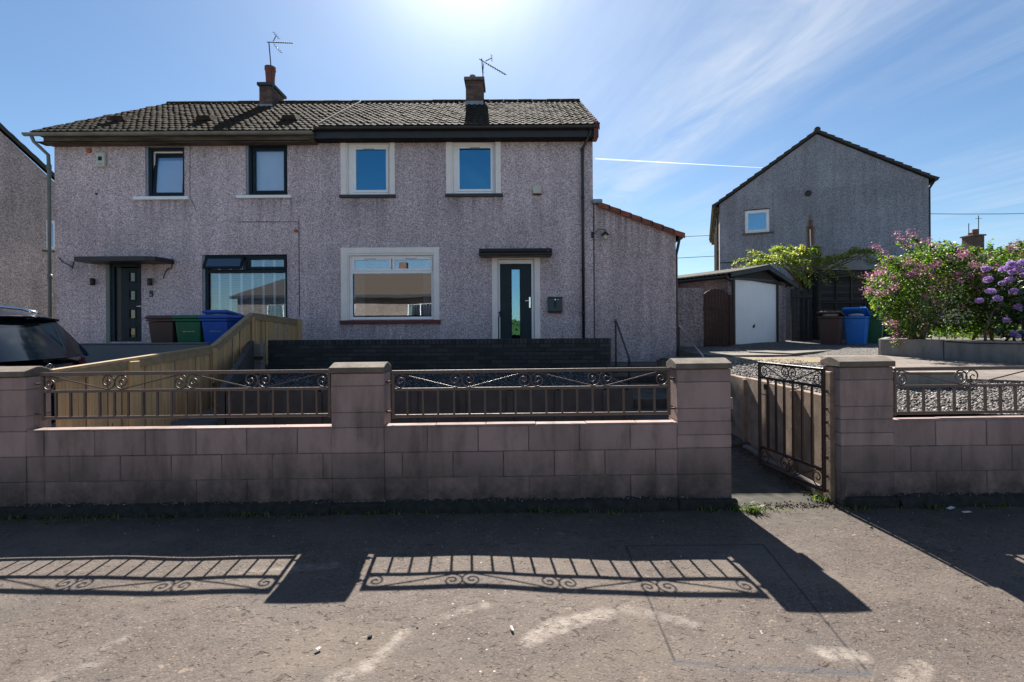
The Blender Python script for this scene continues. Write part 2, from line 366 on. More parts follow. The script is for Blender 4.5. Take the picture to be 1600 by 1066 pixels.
M['tile_brown'] = m_tile('opposite_tiles', ((0.085, 0.06, 0.05), (0.06, 0.045, 0.038), (0.09, 0.07, 0.058)), (0.07, 0.06, 0.045))
M['upvc'] = m_plain('white_plastic', (0.90, 0.91, 0.92), 0.3, 0.03, 3)
M['band'] = m_plain('cream_render_band', (0.88, 0.83, 0.78), 0.85, 0.08, 3, bump=0.2)
M['anthracite'] = m_plain('anthracite_plastic', (0.009, 0.020, 0.030), 0.45, 0.1, 5, spec=0.22)
M['sill_dark'] = m_plain('dark_sill', (0.045, 0.047, 0.05), 0.7, 0.3, 10, bump=0.4)
M['sill_red'] = m_plain('red_sill', (0.13, 0.028, 0.026), 0.55, 0.3, 10)
M['black'] = m_plain('black_plastic', (0.016, 0.016, 0.018), 0.4, 0.2, 8)
M['fascia'] = m_plain('dark_fascia', (0.020, 0.020, 0.021), 0.45, 0.25, 4)
t = NT('worn_soffit'); n_ = t.noise(1.0, 8, 0.7, vec=t.mapped((1.2, 9, 9))); M['worn'] = t.done(t.ramp(n_, [(0.3, (0.025, 0.022, 0.02)), (0.5, (0.10, 0.075, 0.055)), (0.72, (0.17, 0.155, 0.13))]), 0.85, spec=0.2)
M['gutter_pale'] = m_plain('pale_gutter', (0.20, 0.20, 0.175), 0.6, 0.35, 3, bump=0.2)
M['pipe_pale'] = m_plain('pale_pipe', (0.15, 0.17, 0.165), 0.5, 0.15, 3)
M['lead'] = m_plain('lead', (0.24, 0.28, 0.32), 0.5, 0.2, 8, 0.2)
M['pot'] = m_plain('terracotta', (0.20, 0.06, 0.045), 0.75, 0.2, 8)
M['metal'] = m_plain('dull_metal', (0.33, 0.33, 0.34), 0.35, 0.15, 10, 0.9)
M['chrome'] = m_plain('chrome', (0.75, 0.76, 0.78), 0.12, 0.05, 10, 1.0)
M['aerial'] = m_plain('aerial_metal', (0.05, 0.05, 0.055), 0.5, 0.2, 10, 0.3)
M['door_blue'] = m_plain('slate_blue_door', (0.012, 0.028, 0.036), 0.45, 0.12, 5, bump=0.15, bscale=120, spec=0.25)
M['box_blue'] = m_plain('slate_letterbox', (0.02, 0.045, 0.055), 0.4, 0.1, 5)
M['white'] = m_plain('white_paint', (0.95, 0.95, 0.95), 0.45, 0.04, 2)
M['cream'] = m_plain('aged_cream_plastic', (0.55, 0.56, 0.47), 0.5, 0.12, 12)
M['orange'] = m_plain('orange_plastic', (0.42, 0.12, 0.03), 0.5, 0.15, 20)
M['blind'] = m_plain('white_blind', (0.86, 0.88, 0.9), 0.7, 0.05, 3)
M['slat'] = m_plain('grey_slat', (0.20, 0.24, 0.28), 0.7, 0.05, 3)
M['curtain'] = m_plain('grey_curtain', (0.32, 0.33, 0.36), 0.9, 0.15, 6)
M['room'] = m_plain('room_wall', (0.12, 0.115, 0.11), 0.9, 0.1, 2)
M['glass'] = m_glass('window_glass', 0.20)
M['glass_up'] = m_glass('window_glass_upper', 0.24, gcol=(0.5, 0.82, 1.0))
M['glass_deep'] = m_glass('window_glass_deep', 0.26, gcol=(0.22, 0.70, 1.0), trans=0.5)
M['bin_brown'] = m_plain('brown_bin', (0.075, 0.038, 0.032), 0.5, 0.15, 5)
M['bin_green'] = m_plain('green_bin', (0.008, 0.13, 0.055), 0.45, 0.15, 5)
M['bin_blue'] = m_plain('blue_bin', (0.010, 0.085, 0.42), 0.42, 0.12, 5)
M['bin_bluer'] = m_plain('bright_blue_bin', (0.012, 0.20, 0.72), 0.4, 0.12, 5)
M['bin_dark'] = m_plain('dark_bin', (0.018, 0.022, 0.03), 0.5, 0.15, 5)
M['rubbish'] = m_plain('pale_bag', (0.5, 0.52, 0.52), 0.5, 0.25, 14, bump=0.8, bscale=20)
M['car'] = m_plain('car_paint', (0.003, 0.006, 0.016), 0.12, 0.05, 2); M['car'].node_tree.nodes['Principled BSDF'].inputs['Coat Weight'].default_value = 0.35
M['car_glass'] = m_plain('car_glass', (0.002, 0.006, 0.012), 0.03, 0.05, 2, spec=0.5)
M['car_lamp'] = m_plain('red_lamp', (0.16, 0.006, 0.008), 0.08, 0.2, 30)
M['tyre'] = m_plain('tyre', (0.02, 0.02, 0.02), 0.85, 0.2, 10)
M['paper'] = m_plain('paper', (0.72, 0.70, 0.66), 0.8, 0.1, 20)
M['stone_black'] = m_plain('black_stone', (0.02, 0.02, 0.022), 0.7, 0.3, 20)
M['garage_roof'] = m_plain('fibre_cement', (0.055, 0.052, 0.047), 0.9, 0.3, 6, bump=0.8)
M['garage_trim'] = m_plain('garage_trim', (0.055, 0.062, 0.07), 0.7, 0.3, 6, bump=0.4)
M['bark'] = m_plain('bark', (0.16, 0.115, 0.08), 0.9, 0.35, 14, bump=0.9)
M['leaf_tree'] = m_leaf('tree_leaves', [(0.06, 0.11, 0.025), (0.15, 0.21, 0.04), (0.30, 0.34, 0.09), (0.34, 0.26, 0.12)], 0.5)
M['leaf_shrub'] = m_leaf('shrub_leaves', [(0.012, 0.042, 0.012), (0.036, 0.09, 0.018), (0.09, 0.15, 0.028), (0.22, 0.24, 0.05)], 0.5)
M['leaf_rhodo'] = m_leaf('rhododendron_leaves', [(0.02, 0.05, 0.018), (0.04, 0.085, 0.025), (0.07, 0.11, 0.03)], 0.15, 0.35)
M['pink'] = m_leaf('pink_blossom', [(0.34, 0.09, 0.17), (0.48, 0.17, 0.27), (0.62, 0.32, 0.42), (0.46, 0.19, 0.33)], 0.22, 0.6)
M['mauve'] = m_leaf('mauve_blossom', [(0.44, 0.26, 0.60), (0.58, 0.40, 0.74), (0.72, 0.56, 0.84)], 0.2, 0.6)
M['grass'] = m_leaf('weed_blades', [(0.045, 0.09, 0.02), (0.09, 0.15, 0.03), (0.16, 0.18, 0.05)], 0.35, 0.5)
TILT = -0.006      # the street climbs gently to the right
def tz(x): return 0.006 * x

# ------------------------------------------------------------------ ground pieces
t = NT('pavement_asphalt')
big = t.noise(0.45, 6, 0.6); mid = t.noise(3.0, 7, 0.65)
base = t.ramp(t.math('ADD', t.math('MULTIPLY', big, 0.6), t.math('MULTIPLY', mid, 0.4)), [(0.36, (0.064, 0.050, 0.043)), (0.5, (0.092, 0.074, 0.064)), (0.64, (0.126, 0.103, 0.088))])
chip = t.vor(46, out='Distance'); chc = t.sepx(t.vor(46, out='Color'))
pale = t.math('MULTIPLY', t.rng(chip, 0.34, 0.22), t.rng(chc[0], 0.86, 0.9)); dark = t.math('MULTIPLY', t.rng(chip, 0.32, 0.2), t.rng(chc[1], 0.84, 0.88))
base = t.mix(t.math('MULTIPLY', pale, 0.5), base, (0.30, 0.235, 0.18)); base = t.mix(t.math('MULTIPLY', dark, 0.7), base, (0.055, 0.042, 0.038))
c2 = t.sepx(t.vor(110, out='Color'))[0]; base = t.mix(t.rng(c2, 0.0, 1.0, 0.0, 0.42), base, t.mix(c2, (0.05, 0.044, 0.04), (0.19, 0.165, 0.145)))
spk = t.sepx(t.vor(19, out='Color'))[2]; spd = t.vor(19, out='Distance'); base = t.mix(t.math('MULTIPLY', t.rng(spk, 0.93, 0.95), t.rng(spd, 0.13, 0.08)), base, (0.42, 0.37, 0.32))
pt = t.noise(25, 3, 0.5, vec=t.mapped((0.8, 1.1, 1)), dist=0.9); pit = t.rng(pt, 0.625, 0.67); pz = t.math('MULTIPLY', t.rng(t.noise(1.1, 4, 0.6), 0.33, 0.55, 0.15, 1.0), pit); base = t.mix(t.math('MULTIPLY', pz, 0.75), base, (0.045, 0.036, 0.03))
pt2 = t.noise(19, 3, 0.5, vec=t.mapped((1, 1.0, 1), loc=(7, 3, 0)), dist=1.0); base = t.mix(t.math('MULTIPLY', t.rng(pt2, 0.66, 0.72), 0.6), base, (0.25, 0.195, 0.145))
wp = t.noise(0.9, 5, 0.6, vec=t.mapped((1, 1.6, 1), loc=(2, 9, 0))); base = t.mix(t.rng(wp, 0.50, 0.66, 0, 0.45), base, (0.17, 0.14, 0.112)); wq = t.noise(1.3, 5, 0.6, vec=t.mapped((1, 1.4, 1), loc=(12, 4, 0))); base = t.mix(t.rng(wq, 0.52, 0.68, 0, 0.4), base, (0.075, 0.073, 0.072))
# newer trench patch, its joint, and worn scuffs
ox = t.sepx(t.tc.outputs['Object']); X_, Y_ = ox[0], ox[1]
wob = t.math('MULTIPLY', t.math('SUBTRACT', t.noise(2.6, 5, 0.6), 0.5), 0.09)
def seg_mask(ax, ay, bx, by, r0, r1, soft=0.03):
    """mask near the segment a-b, radius r0..r1, wobbling"""
    dx, dy = bx - ax, by - ay; L2 = dx * dx + dy * dy + 1e-9
    px = t.math('SUBTRACT', X_, ax); py = t.math('SUBTRACT', Y_, ay)
    h = t.math('DIVIDE', t.math('ADD', t.math('MULTIPLY', px, dx), t.math('MULTIPLY', py, dy)), L2, clamp=True)
    ex = t.math('SUBTRACT', px, t.math('MULTIPLY', h, dx)); ey = t.math('SUBTRACT', py, t.math('MULTIPLY', h, dy))
    d = t.math('SQRT', t.math('ADD', t.math('MULTIPLY', ex, ex), t.math('MULTIPLY', ey, ey)))
    d = t.math('ADD', d, wob if r0 > 0.01 else t.math('MULTIPLY', wob, 0.16))
    rr = t.math('ADD', r0, t.math('MULTIPLY', h, r1 - r0))
    return t.rng(t.math('SUBTRACT', d, rr), soft, 0.0)
def gp(px, py):
    """point of the level pavement seen at a photo pixel"""
    k = math.tan(R(ROLL)); dx, dy = px - 800.0, py - HOR; y = dy + dx * k; x = dx - dy * k
    Y = F * CAM_Z / y; return (x * Y / F, Y)
q = [gp(978, 848), gp(1055, 1022), gp(1357, 1028), gp(1192, 848)]
for a, b in ((0, 1), (2, 3)):
    m = seg_mask(q[a][0], q[a][1], q[b][0], q[b][1], 0.004, 0.004, 0.006); base = t.mix(t.math('MULTIPLY', m, 0.7), base, (0.025, 0.024, 0.024))
m = seg_mask(q[1][0], q[1][1], q[2][0], q[2][1], 0.006, 0.013, 0.014); m = t.math('MULTIPLY', m, t.rng(t.noise(9, 5, 0.7), 0.38, 0.52)); base = t.mix(t.math('MULTIPLY', m, 0.8), base, (0.075, 0.078, 0.085))
m = seg_mask(q[0][0], q[0][1], q[3][0], q[3][1], 0.004, 0.004, 0.008); base = t.mix(t.math('MULTIPLY', m, 0.85), base, (0.04, 0.04, 0.045))
scn = t.rng(t.noise(16, 6, 0.7), 0.36, 0.58)
for (a, b, r0, r1, k) in (((825, 1000), (870, 972), .03, .045, .8), ((870, 972), (945, 950), .045, .03, .75), ((700, 962), (760, 945), .012, .015, .6), ((980, 945), (1080, 962), .02, .03, .5),
                          ((525, 1062), (575, 1040), .035, .02, .6), ((575, 1045), (630, 988), .012, .014, .7), ((380, 890), (520, 882), .012, .025, .45), ((1290, 1000), (1345, 1003), .02, .02, .75),
                          ((130, 1020), (200, 990), .02, .015, .5), ((1400, 1060), (1440, 1020), .04, .03, .5), ((60, 1060), (150, 1030), .03, .02, .4), ((1270, 995), (1290, 1000), .01, .02, .6)):
    A, B = gp(*a), gp(*b); m = seg_mask(A[0], A[1], B[0], B[1], r0, r1, 0.035); base = t.mix(t.math('MULTIPLY', t.math('MULTIPLY', m, scn), k), base, (0.27, 0.235, 0.205))
# moss-dark dirt along the foot of the wall
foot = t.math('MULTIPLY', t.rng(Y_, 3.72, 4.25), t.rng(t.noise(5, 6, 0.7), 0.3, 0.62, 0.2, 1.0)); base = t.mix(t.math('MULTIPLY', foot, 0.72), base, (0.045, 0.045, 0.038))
nb = t.bump(t.noise(140, 3, 0.7), 0.004, 0.8); nb = t.bump(t.math('SUBTRACT', 1.0, pit), 0.008, 0.8, nb); nb = t.bump(t.rng(chip, 0.0, 0.4), 0.004, 0.6, nb); nb = t.bump(t.noise(11, 5, 0.6), 0.015, 0.55, nb)
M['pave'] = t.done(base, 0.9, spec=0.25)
t = NT('road_asphalt'); base = t.ramp(t.noise(60, 3, 0.7), [(0.3, (0.15, 0.14, 0.13)), (0.7, (0.26, 0.24, 0.22))]); base = t.mix(t.rng(t.noise(0.6, 5), 0.4, 0.7, 0, 0.5), base, (0.15, 0.135, 0.12)); t.bump(t.noise(90, 3), 0.006, 0.8); M['road'] = t.done(base, 0.92, spec=0.25)  # road and far pavement, unseen, made paler to bounce light onto the facade
t = NT('gravel_base'); cc = t.sepx(t.vor(42, out='Color'))[0]; base = t.ramp(cc, [(0.0, (0.05, 0.048, 0.05)), (0.4, (0.10, 0.094, 0.088)), (0.75, (0.17, 0.158, 0.148)), (1.0, (0.33, 0.31, 0.29))]); t.bump(t.math('SUBTRACT', 1.0, t.vor(42, out='Distance')), 0.03, 1.0); M['gravel_base'] = t.done(base, 0.9, spec=0.25)
t = NT('gravel_stone'); base = t.ramp(t.island(), [(0.0, (0.045, 0.042, 0.045)), (0.35, (0.11, 0.10, 0.095)), (0.7, (0.20, 0.18, 0.165)), (1.0, (0.42, 0.39, 0.36))]); M['stone'] = t.done(base, 0.85, spec=0.3)
t = NT('paving_slabs'); br = t.n('ShaderNodeTexBrick'); t.l(t.mapped((1, 1, 1), (0, 0, R(22))), br.inputs['Vector'])
br.inputs['Color1'].default_value = (0.20, 0.17, 0.15, 1); br.inputs['Color2'].default_value = (0.155, 0.135, 0.12, 1); br.inputs['Mortar'].default_value = (0.07, 0.065, 0.06, 1); br.inputs['Scale'].default_value = 1.0
br.inputs['Brick Width'].default_value = 0.45; br.inputs['Row Height'].default_value = 0.3; br.inputs['Mortar Size'].default_value = 0.008
base = t.mix(t.rng(t.noise(4, 6, 0.7), 0.4, 0.7, 0, 0.5), br.outputs[0], (0.17, 0.15, 0.13)); t.bump(t.noise(60, 4), 0.005, 0.7); M['paving'] = t.done(base, 0.9, spec=0.25)
t = NT('dark_gravel_stone'); base = t.ramp(t.island(), [(0.0, (0.02, 0.022, 0.025)), (0.6, (0.06, 0.062, 0.065)), (1.0, (0.22, 0.215, 0.21))]); M['bed_stone'] = t.done(base, 0.85, spec=0.3)
M['soil'] = m_plain('garden_soil', (0.09, 0.075, 0.055), 0.95, 0.4, 8, bump=1.0)
M['terrain'] = m_plain('rough_grass_ground', (0.07, 0.085, 0.035), 0.95, 0.35, 0.5, bump=0.8)
M['sand'] = m_plain('dry_grassy_gravel', (0.19, 0.145, 0.085), 0.95, 0.35, 12, bump=1.0)
M['moss'] = m_plain('mossy_foundation', (0.022, 0.025, 0.022), 0.95, 0.6, 16, bump=1.0, bscale=50)

def hnoise(x, y):
    return 0.0035 * np.sin(2.1 * x + 0.7 * y + 0.5) + 0.003 * np.sin(4.3 * x - 1.9 * y + 2.0) + 0.0018 * np.sin(7.9 * x + 3.1 * y) + 0.005 * np.sin(1.1 * x - 2.6 * y + 1.0)
def grid(name, x0, x1, y0, y1, nx, ny, zf, mat):
    xs = np.linspace(x0, x1, nx + 1); ys = np.linspace(y0, y1, ny + 1); XX, YY = np.meshgrid(xs, ys)
    ZZ = zf(XX, YY); V = np.stack([XX.ravel(), YY.ravel(), ZZ.ravel()], 1)
    i = np.arange(ny)[:, None] * (nx + 1) + np.arange(nx)[None, :]; i = i.ravel()
    return struct(np_mesh(name, V, np.stack([i, i + 1, i + nx + 2, i + nx + 1], 1), mat, smooth=True))
def cross_fall(x, y):
    s = np.clip((x + 0.6) / 2.4, 0, 1); s = s * s * (3 - 2 * s); t_ = np.clip(4.22 - y, 0, 9)
    return -0.046 * s * (np.minimum(t_, 1.75) - np.clip(t_ - 3.4, 0, 1.75))
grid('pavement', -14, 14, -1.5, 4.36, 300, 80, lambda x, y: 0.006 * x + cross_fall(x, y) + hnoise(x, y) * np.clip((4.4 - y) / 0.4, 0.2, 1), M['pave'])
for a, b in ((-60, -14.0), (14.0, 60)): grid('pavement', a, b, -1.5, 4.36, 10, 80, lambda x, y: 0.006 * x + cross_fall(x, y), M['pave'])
mk = MB()
for i in range(-44, 44): mk.bbox(i * 0.92, i * 0.92 + 0.912, -1.63, -1.505, -0.3, 0.006 * i * .92 + 0.004, 0.012)
struct(mk.build('kerb', M['concrete']))
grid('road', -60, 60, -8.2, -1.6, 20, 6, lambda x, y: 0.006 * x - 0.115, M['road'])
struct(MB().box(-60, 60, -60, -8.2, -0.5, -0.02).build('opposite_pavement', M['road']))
# big sheet out to the horizon on every side, lying below everything else
grid('ground', -600, 600, -300, 900, 24, 24, lambda x, y: x * 0 - 0.6, M['terrain'])

LOW = 0.12
struct(MB().box(-4.38, 1.5, 4.42, 6.28, -0.4, LOW).build('front_garden', M['gravel_base']))
M['bed'] = m_plain('dark_bed', (0.035, 0.037, 0.04), .95, .5, 40, bump=1.0)
struct(MB().prism([(-3.74, 6.36, .3), (1.5, 6.36, .3), (1.5, 8.98, .3), (-4.72, 8.98, .3)], (0, 0, .52)).build('raised_bed', M['bed']))
struct(MB().box(-5.2, 1.80, 9.10, 12.2, 0.3, 0.95).build('terrace', M['concrete']))
struct(MB().box(-30, -5.25, 8.9, 12.2, 0.3, 0.87).build('neighbour_terrace', M['concrete']))
struct(MB().box(-30, -4.46, 4.30, 8.80, -0.4, 0.20).build('neighbour_drive', M['concrete']))
# path: a sloping sheet that steps up to the back gate
steps = [(4.30, 4.62, 0.015, 0.025), (4.632, 5.42, 0.022, 0.06), (5.432, 6.1, 0.062, 0.10), (6.1, 6.9, 0.14, 0.16), (6.9, 7.9, 0.29, 0.30), (7.9, 10.2, 0.45, 0.46), (10.2, 11.1, 0.60, 0.60), (11.1, 13.6, 0.76, 0.78)]
mp_ = MB()
for (a, b, za, zb) in steps:
    mp_.prism([(1.50, a, -0.3), (1.50, b, -0.3), (1.50, b, zb), (1.50, a, za)], (1.52 if a < 10 else 2.69, 0, 0))
M['path'] = m_block('path_concrete', (0.15, 0.125, 0.105), (0.105, 0.09, 0.078), (0.035, 0.03, 0.024), 0.8)
struct(mp_.build('path', M['path'], bevel=0.012))
def zg(x, y): return 0.80 + (y - 4.4) * 0.034
def driveway_z(x, y): return zg(x, y)
grid('driveway', 4.2, 30, 10.2, 16, 30, 20, lambda x, y: zg(x, y) + 0.01 * np.sin(3 * x + 2 * y) , M['gravel_base'])
grid('driveway', 3.06, 30, 4.42, 10.2, 60, 30, lambda x, y: zg(x, y) + 0.01 * np.sin(3 * x + 2 * y) , M['gravel_base'])
grid('back_garden', -60, 60, 12.3, 120, 10, 10, lambda x, y: x * 0 + 0.74, M['terrain'])
# side of the right-hand ground above the path is held by the panel wall further down; paved platform with its low kerb face
def poly_slab(name, pts, top, th, mat): return MB().prism([(x, y, top(x, y) - th) for x, y in pts], (0, 0, th)).build(name, mat)
PT = 1.04
F_ = [(4.62, 5.95, 1.04), (5.46, 5.95, 1.04), (5.72, 6.5, .915), (9.4, 5.3, .86)]; B_ = [(6.0, 9.4, 1.06), (6.6, 9.4, 1.06), (7.2, 9.4, 1.06), (9.4, 6.4, 1.0)]
mpl = MB(); mpl.add(F_ + B_, [(0, 1, 5, 4), (1, 2, 6, 5), (2, 3, 7, 6)]); mpl.add(F_ + [(x, y, .7) for x, y, z in F_], [(0, 4, 5, 1), (1, 5, 6, 2), (2, 6, 7, 3)]); mpl.add([F_[0], B_[0], (6.0, 9.4, .7), (4.62, 5.95, .7)], [(0, 1, 2, 3)])
struct(mpl.build('paved_drive', M['paving']))
lkw = thing('kerb_wall', 'low dark block step in the sunlit gravel behind the right hand railing', 'wall', (4.9, 5.9, .8))
MB().bbox(4.6, 5.47, 5.84, 5.945, .7, 1.035, .015).build('block_face', M['planter'], lkw); MB().bbox(4.58, 5.49, 5.83, 5.96, 1.036, 1.055, .006).build('coping', M['slab'], lkw)
apr = [WP(1149, 547, 13.9), WP(1222, 545, 15.0), WP(1300, 552, 14.2), WP(1300, 566, 11.6), WP(1240, 572, 10.2), WP(1170, 566, 11.2)]
struct(MB().prism([(p.x, p.y, 0.98) for p in apr], (0, 0, 0.05 + 0.03)).build('garage_apron', M['concrete']))
struct(MB().box(4.2, 6.0, 10.2, 13.3, 0.6, 1.03).build('yard', M['concrete']))
sp = WP(1150, 572, 9.6); mb = MB(); mb.add([(3.12, 8.6, zg(3, 8.6) + .014), (6.2, 8.9, zg(6, 8.9) + .014), (6.2, 9.8, zg(6, 9.8) + .014), (3.12, 10.1, zg(3, 10.1) + .014)], [(0, 1, 2, 3)]); struct(mb.build('dry_verge', M['sand']))

# loose gravel, real stones where they can be told apart
def stones(name, pts, size, mat, seed):
    g = np.random.default_rng(seed); n = len(pts)
    oc = np.array([[1, 0, 0], [-1, 0, 0], [0, 1, 0], [0, -1, 0], [0, 0, 1], [0, 0, -1]], float)
    fc = np.array([[0, 2, 4], [2, 1, 4], [1, 3, 4], [3, 0, 4], [2, 0, 5], [1, 2, 5], [3, 1, 5], [0, 3, 5]])
    s = size * g.uniform(0.6, 1.35, (n, 1, 1)) * g.uniform(0.55, 1.1, (n, 1, 3)); a = g.uniform(0, 6.28, n); b = g.uniform(-.6, .6, n)
    V = oc[None] * s + g.normal(0, size * .12, (n, 6, 3))
    ca, sa, cb, sb = np.cos(a)[:, None], np.sin(a)[:, None], np.cos(b)[:, None], np.sin(b)[:, None]
    x, y, z = V[..., 0], V[..., 1], V[..., 2]; y, z = y * cb - z * sb, y * sb + z * cb; x, y = x * ca - y * sa, x * sa + y * ca
    V = np.stack([x, y, z], -1) + pts[:, None, :]
    return np_mesh(name, V.reshape(-1, 3), (fc[None] + np.arange(n)[:, None, None] * 6).reshape(-1, 3), mat)
g = np.random.default_rng(3)
n = 15000; px_ = 3.08 + (6.2) * g.random(n); py_ = 4.45 + 5.0 * g.random(n) ** 1.3
k = ~((px_ > 4.58 + (py_ - 5.95) * .4) & (py_ > 5.82) & (px_ < 5.5)) & ~((px_ > 5.5) & (py_ > 6.45 - (px_ - 5.7) * .33)) & (px_ < 3.6 + py_)
pts = np.stack([px_[k], py_[k], zg(px_[k], py_[k]) + 0.012], 1)
struct(stones('gravel', pts, 0.017, M['stone'], 5), 'stuff')
n = 5000; py_ = 6.38 + 2.5 * g.random(n); xl_ = -3.75 - (py_ - 6.36) * .37; px_ = xl_ + (1.48 - xl_) * g.random(n)
struct(stones('bed_gravel', np.stack([px_, py_, np.full(n, 0.83)], 1), 0.017, M['bed_stone'], 8), 'stuff')

# ------------------------------------------------------------------ boundary walls, piers, railings
def blocks(mb, x0, x1, y0, y1, zs, unit, seed, b=0.004, gap=0.006, off=0.0, jy=0.0035, gapv=None):
    r = random.Random(seed)
    for ci in range(len(zs) - 1):
        z0, z1 = zs[ci], zs[ci + 1]; x = x0 - (unit * ((ci % 2) * 0.5 + off) % unit)
        while x < x1 - 1e-4:
            a, c = max(x, x0), min(x + unit, x1)
            if c - a > 0.03:
                j = r.uniform(-jy, jy); mb.bbox(a + gap / 2 if a > x0 else a, c - gap / 2 if c < x1 else c, y0 + j, y1 - j, z0 + (gap / 2 if ci else 0), z1 - gap / 2, b)
            x += unit
WY0, WY1 = 4.29, 4.40           # wall front and back
PY1 = 4.53                      # pier back
def wall_run(parent, x0, x1, seed):
    m = MB(); blocks(m, x0, x1, WY0, WY1, [0.05, 0.07, 0.295, 0.52, 0.745], 0.45, seed, off=rnd.random())
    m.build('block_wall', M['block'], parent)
    MB().box(x0 + .004, x1 - .004, WY0 + 0.005, WY1 - 0.005, -0.15, 0.742).build('mortar', M['mortar'], parent)
    c = MB(); x = x0; r = random.Random(seed + 5)
    while x < x1 - .01:
        e = min(x + 0.45, x1); c.bbox(x + .002, e - .002, WY0 + 0.0005, WY1 + 0.010, 0.7425 , 0.757 + r.uniform(-.002, .003), 0.003); x = e
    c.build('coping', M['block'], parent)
    # rough mossy foundation strip
    nx = int((x1 - x0) / 0.035); V = []; Fc = []; r = random.Random(seed + 9); prof = [(-0.03, WY0 - .075), (0.035, WY0 - .068), (0.085, WY0 - .045), (0.105, WY0 + .01)]
    for i in range(nx + 1):
        x = x0 + (x1 - x0) * i / nx
        for (z, y) in prof: V.append((x, y + r.uniform(-.017, .015) + 0.012 * math.sin(x * 5), z + r.uniform(-.013, .012)))
    for i in range(nx):
        for j in range(3): a = i * 4 + j; Fc.append((a, a + 4, a + 5, a + 1))
    MB().add(V, Fc).build('foundation_strip', M['moss'], parent, smooth=True)
def pier(parent, x0, x1, seed):
    p = MB(); zs = [0.05, 0.07, 0.295, 0.52, 0.745, 0.765, 0.88, 1.115, 1.228] if x0 < 0 else [0.05, 0.07, 0.295, 0.53, 0.645, 0.765, 0.88, 1.115, 1.228]
    if x0 < 0: zs = [z for z in zs if z != 0.765]
    blocks(p, x0, x1, WY0 - 0.004, PY1, zs, 1.0, seed, b=0.006, off=0, jy=0.003)
    p2 = MB()
    for i in range(len(zs) - 1): p2.bbox(x0 + rnd.uniform(-.003, .003), x1 + rnd.uniform(-.003, .003), WY0 - .006 + rnd.uniform(-.002, .002), PY1, zs[i] + .0015, zs[i + 1] - .0015, 0.005)
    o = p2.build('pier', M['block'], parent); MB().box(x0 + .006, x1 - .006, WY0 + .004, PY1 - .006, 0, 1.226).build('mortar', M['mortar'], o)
    a, b = x0 - 0.014, x1 + 0.008; y0, y1, ym = WY0 - 0.025, PY1 + 0.015, (WY0 + PY1) / 2
    prof = [(y0, 1.232), (y1, 1.232), (y1, 1.278), (ym + .02, 1.318), (ym - .02, 1.318), (y0, 1.280)]
    MB().prism([(a, y, z) for y, z in prof], (b - a, 0, 0)).build('pier_cap', M['cap'], parent, bevel=0.006)
PIERS = [(-4.775, -4.315), (-1.602, -1.136), (1.466, 1.943), (2.915, 3.386)]
lw = thing('boundary_wall', 'pinkish concrete block street wall with three capped piers, left of the gateway', 'wall', (0, WY0, 0), 'block walls along the pavement')
for s, (a, b) in enumerate(((-8.5, PIERS[0][0]), (PIERS[0][1], PIERS[1][0]), (PIERS[1][1], PIERS[2][0]))): wall_run(lw, a, b, 10 + s)
for i in range(3): pier(lw, *PIERS[i], 20 + i)
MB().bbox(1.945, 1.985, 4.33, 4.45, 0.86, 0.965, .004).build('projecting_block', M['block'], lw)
mm = MB()
for (a, b) in PIERS[:3]: mm.box(a - .01, b + .03, WY0 - .072, WY0 - .002, -0.05, 0.088)
mm.build('foundation_block', M['moss'], lw, bevel=.02)
lw.rotation_euler.y = TILT
rw = thing('boundary_wall', 'pinkish concrete block street wall with one capped pier, right of the gateway', 'wall', (0, WY0, 0), 'block walls along the pavement')
wall_run(rw, PIERS[3][1], 8.5, 31); pier(rw, *PIERS[3], 25)
MB().box(PIERS[3][0] + .03, PIERS[3][1], WY0 - .072, WY0 - .007, -0.05, 0.088).build('foundation_block', M['moss'], rw, bevel=.02)
rw.rotation_euler.y = TILT

def scroll_seg(a, b, z0, z1, low_first, s=0.068, r0=None):
    """one bar: a spiral curl at each end joined by a straight diagonal; (x, z) points"""
    h = z1 - z0; r0 = r0 or h * 0.54; cz = h - r0; kk = math.log(cz / r0) / math.pi
    sp = []
    for i in range(49):
        th = (1 - i / 48) * R(620)
        r = r0 * math.exp(kk * th * (1.0 if th < math.pi else 1.0)) if th < math.pi else cz * math.exp(-0.20 * (th - math.pi))
        ang = math.pi / 2 + th; sp.append((a + s + r * math.cos(ang), cz + r * math.sin(ang)))
    mx = (a + b) / 2
    full = sp + [(2 * mx - x, h - z) for (x, z) in reversed(sp)]
    if not low_first: full = [(x, h - z) for (x, z) in full]
    return [(x, z0 + z) for (x, z) in full]

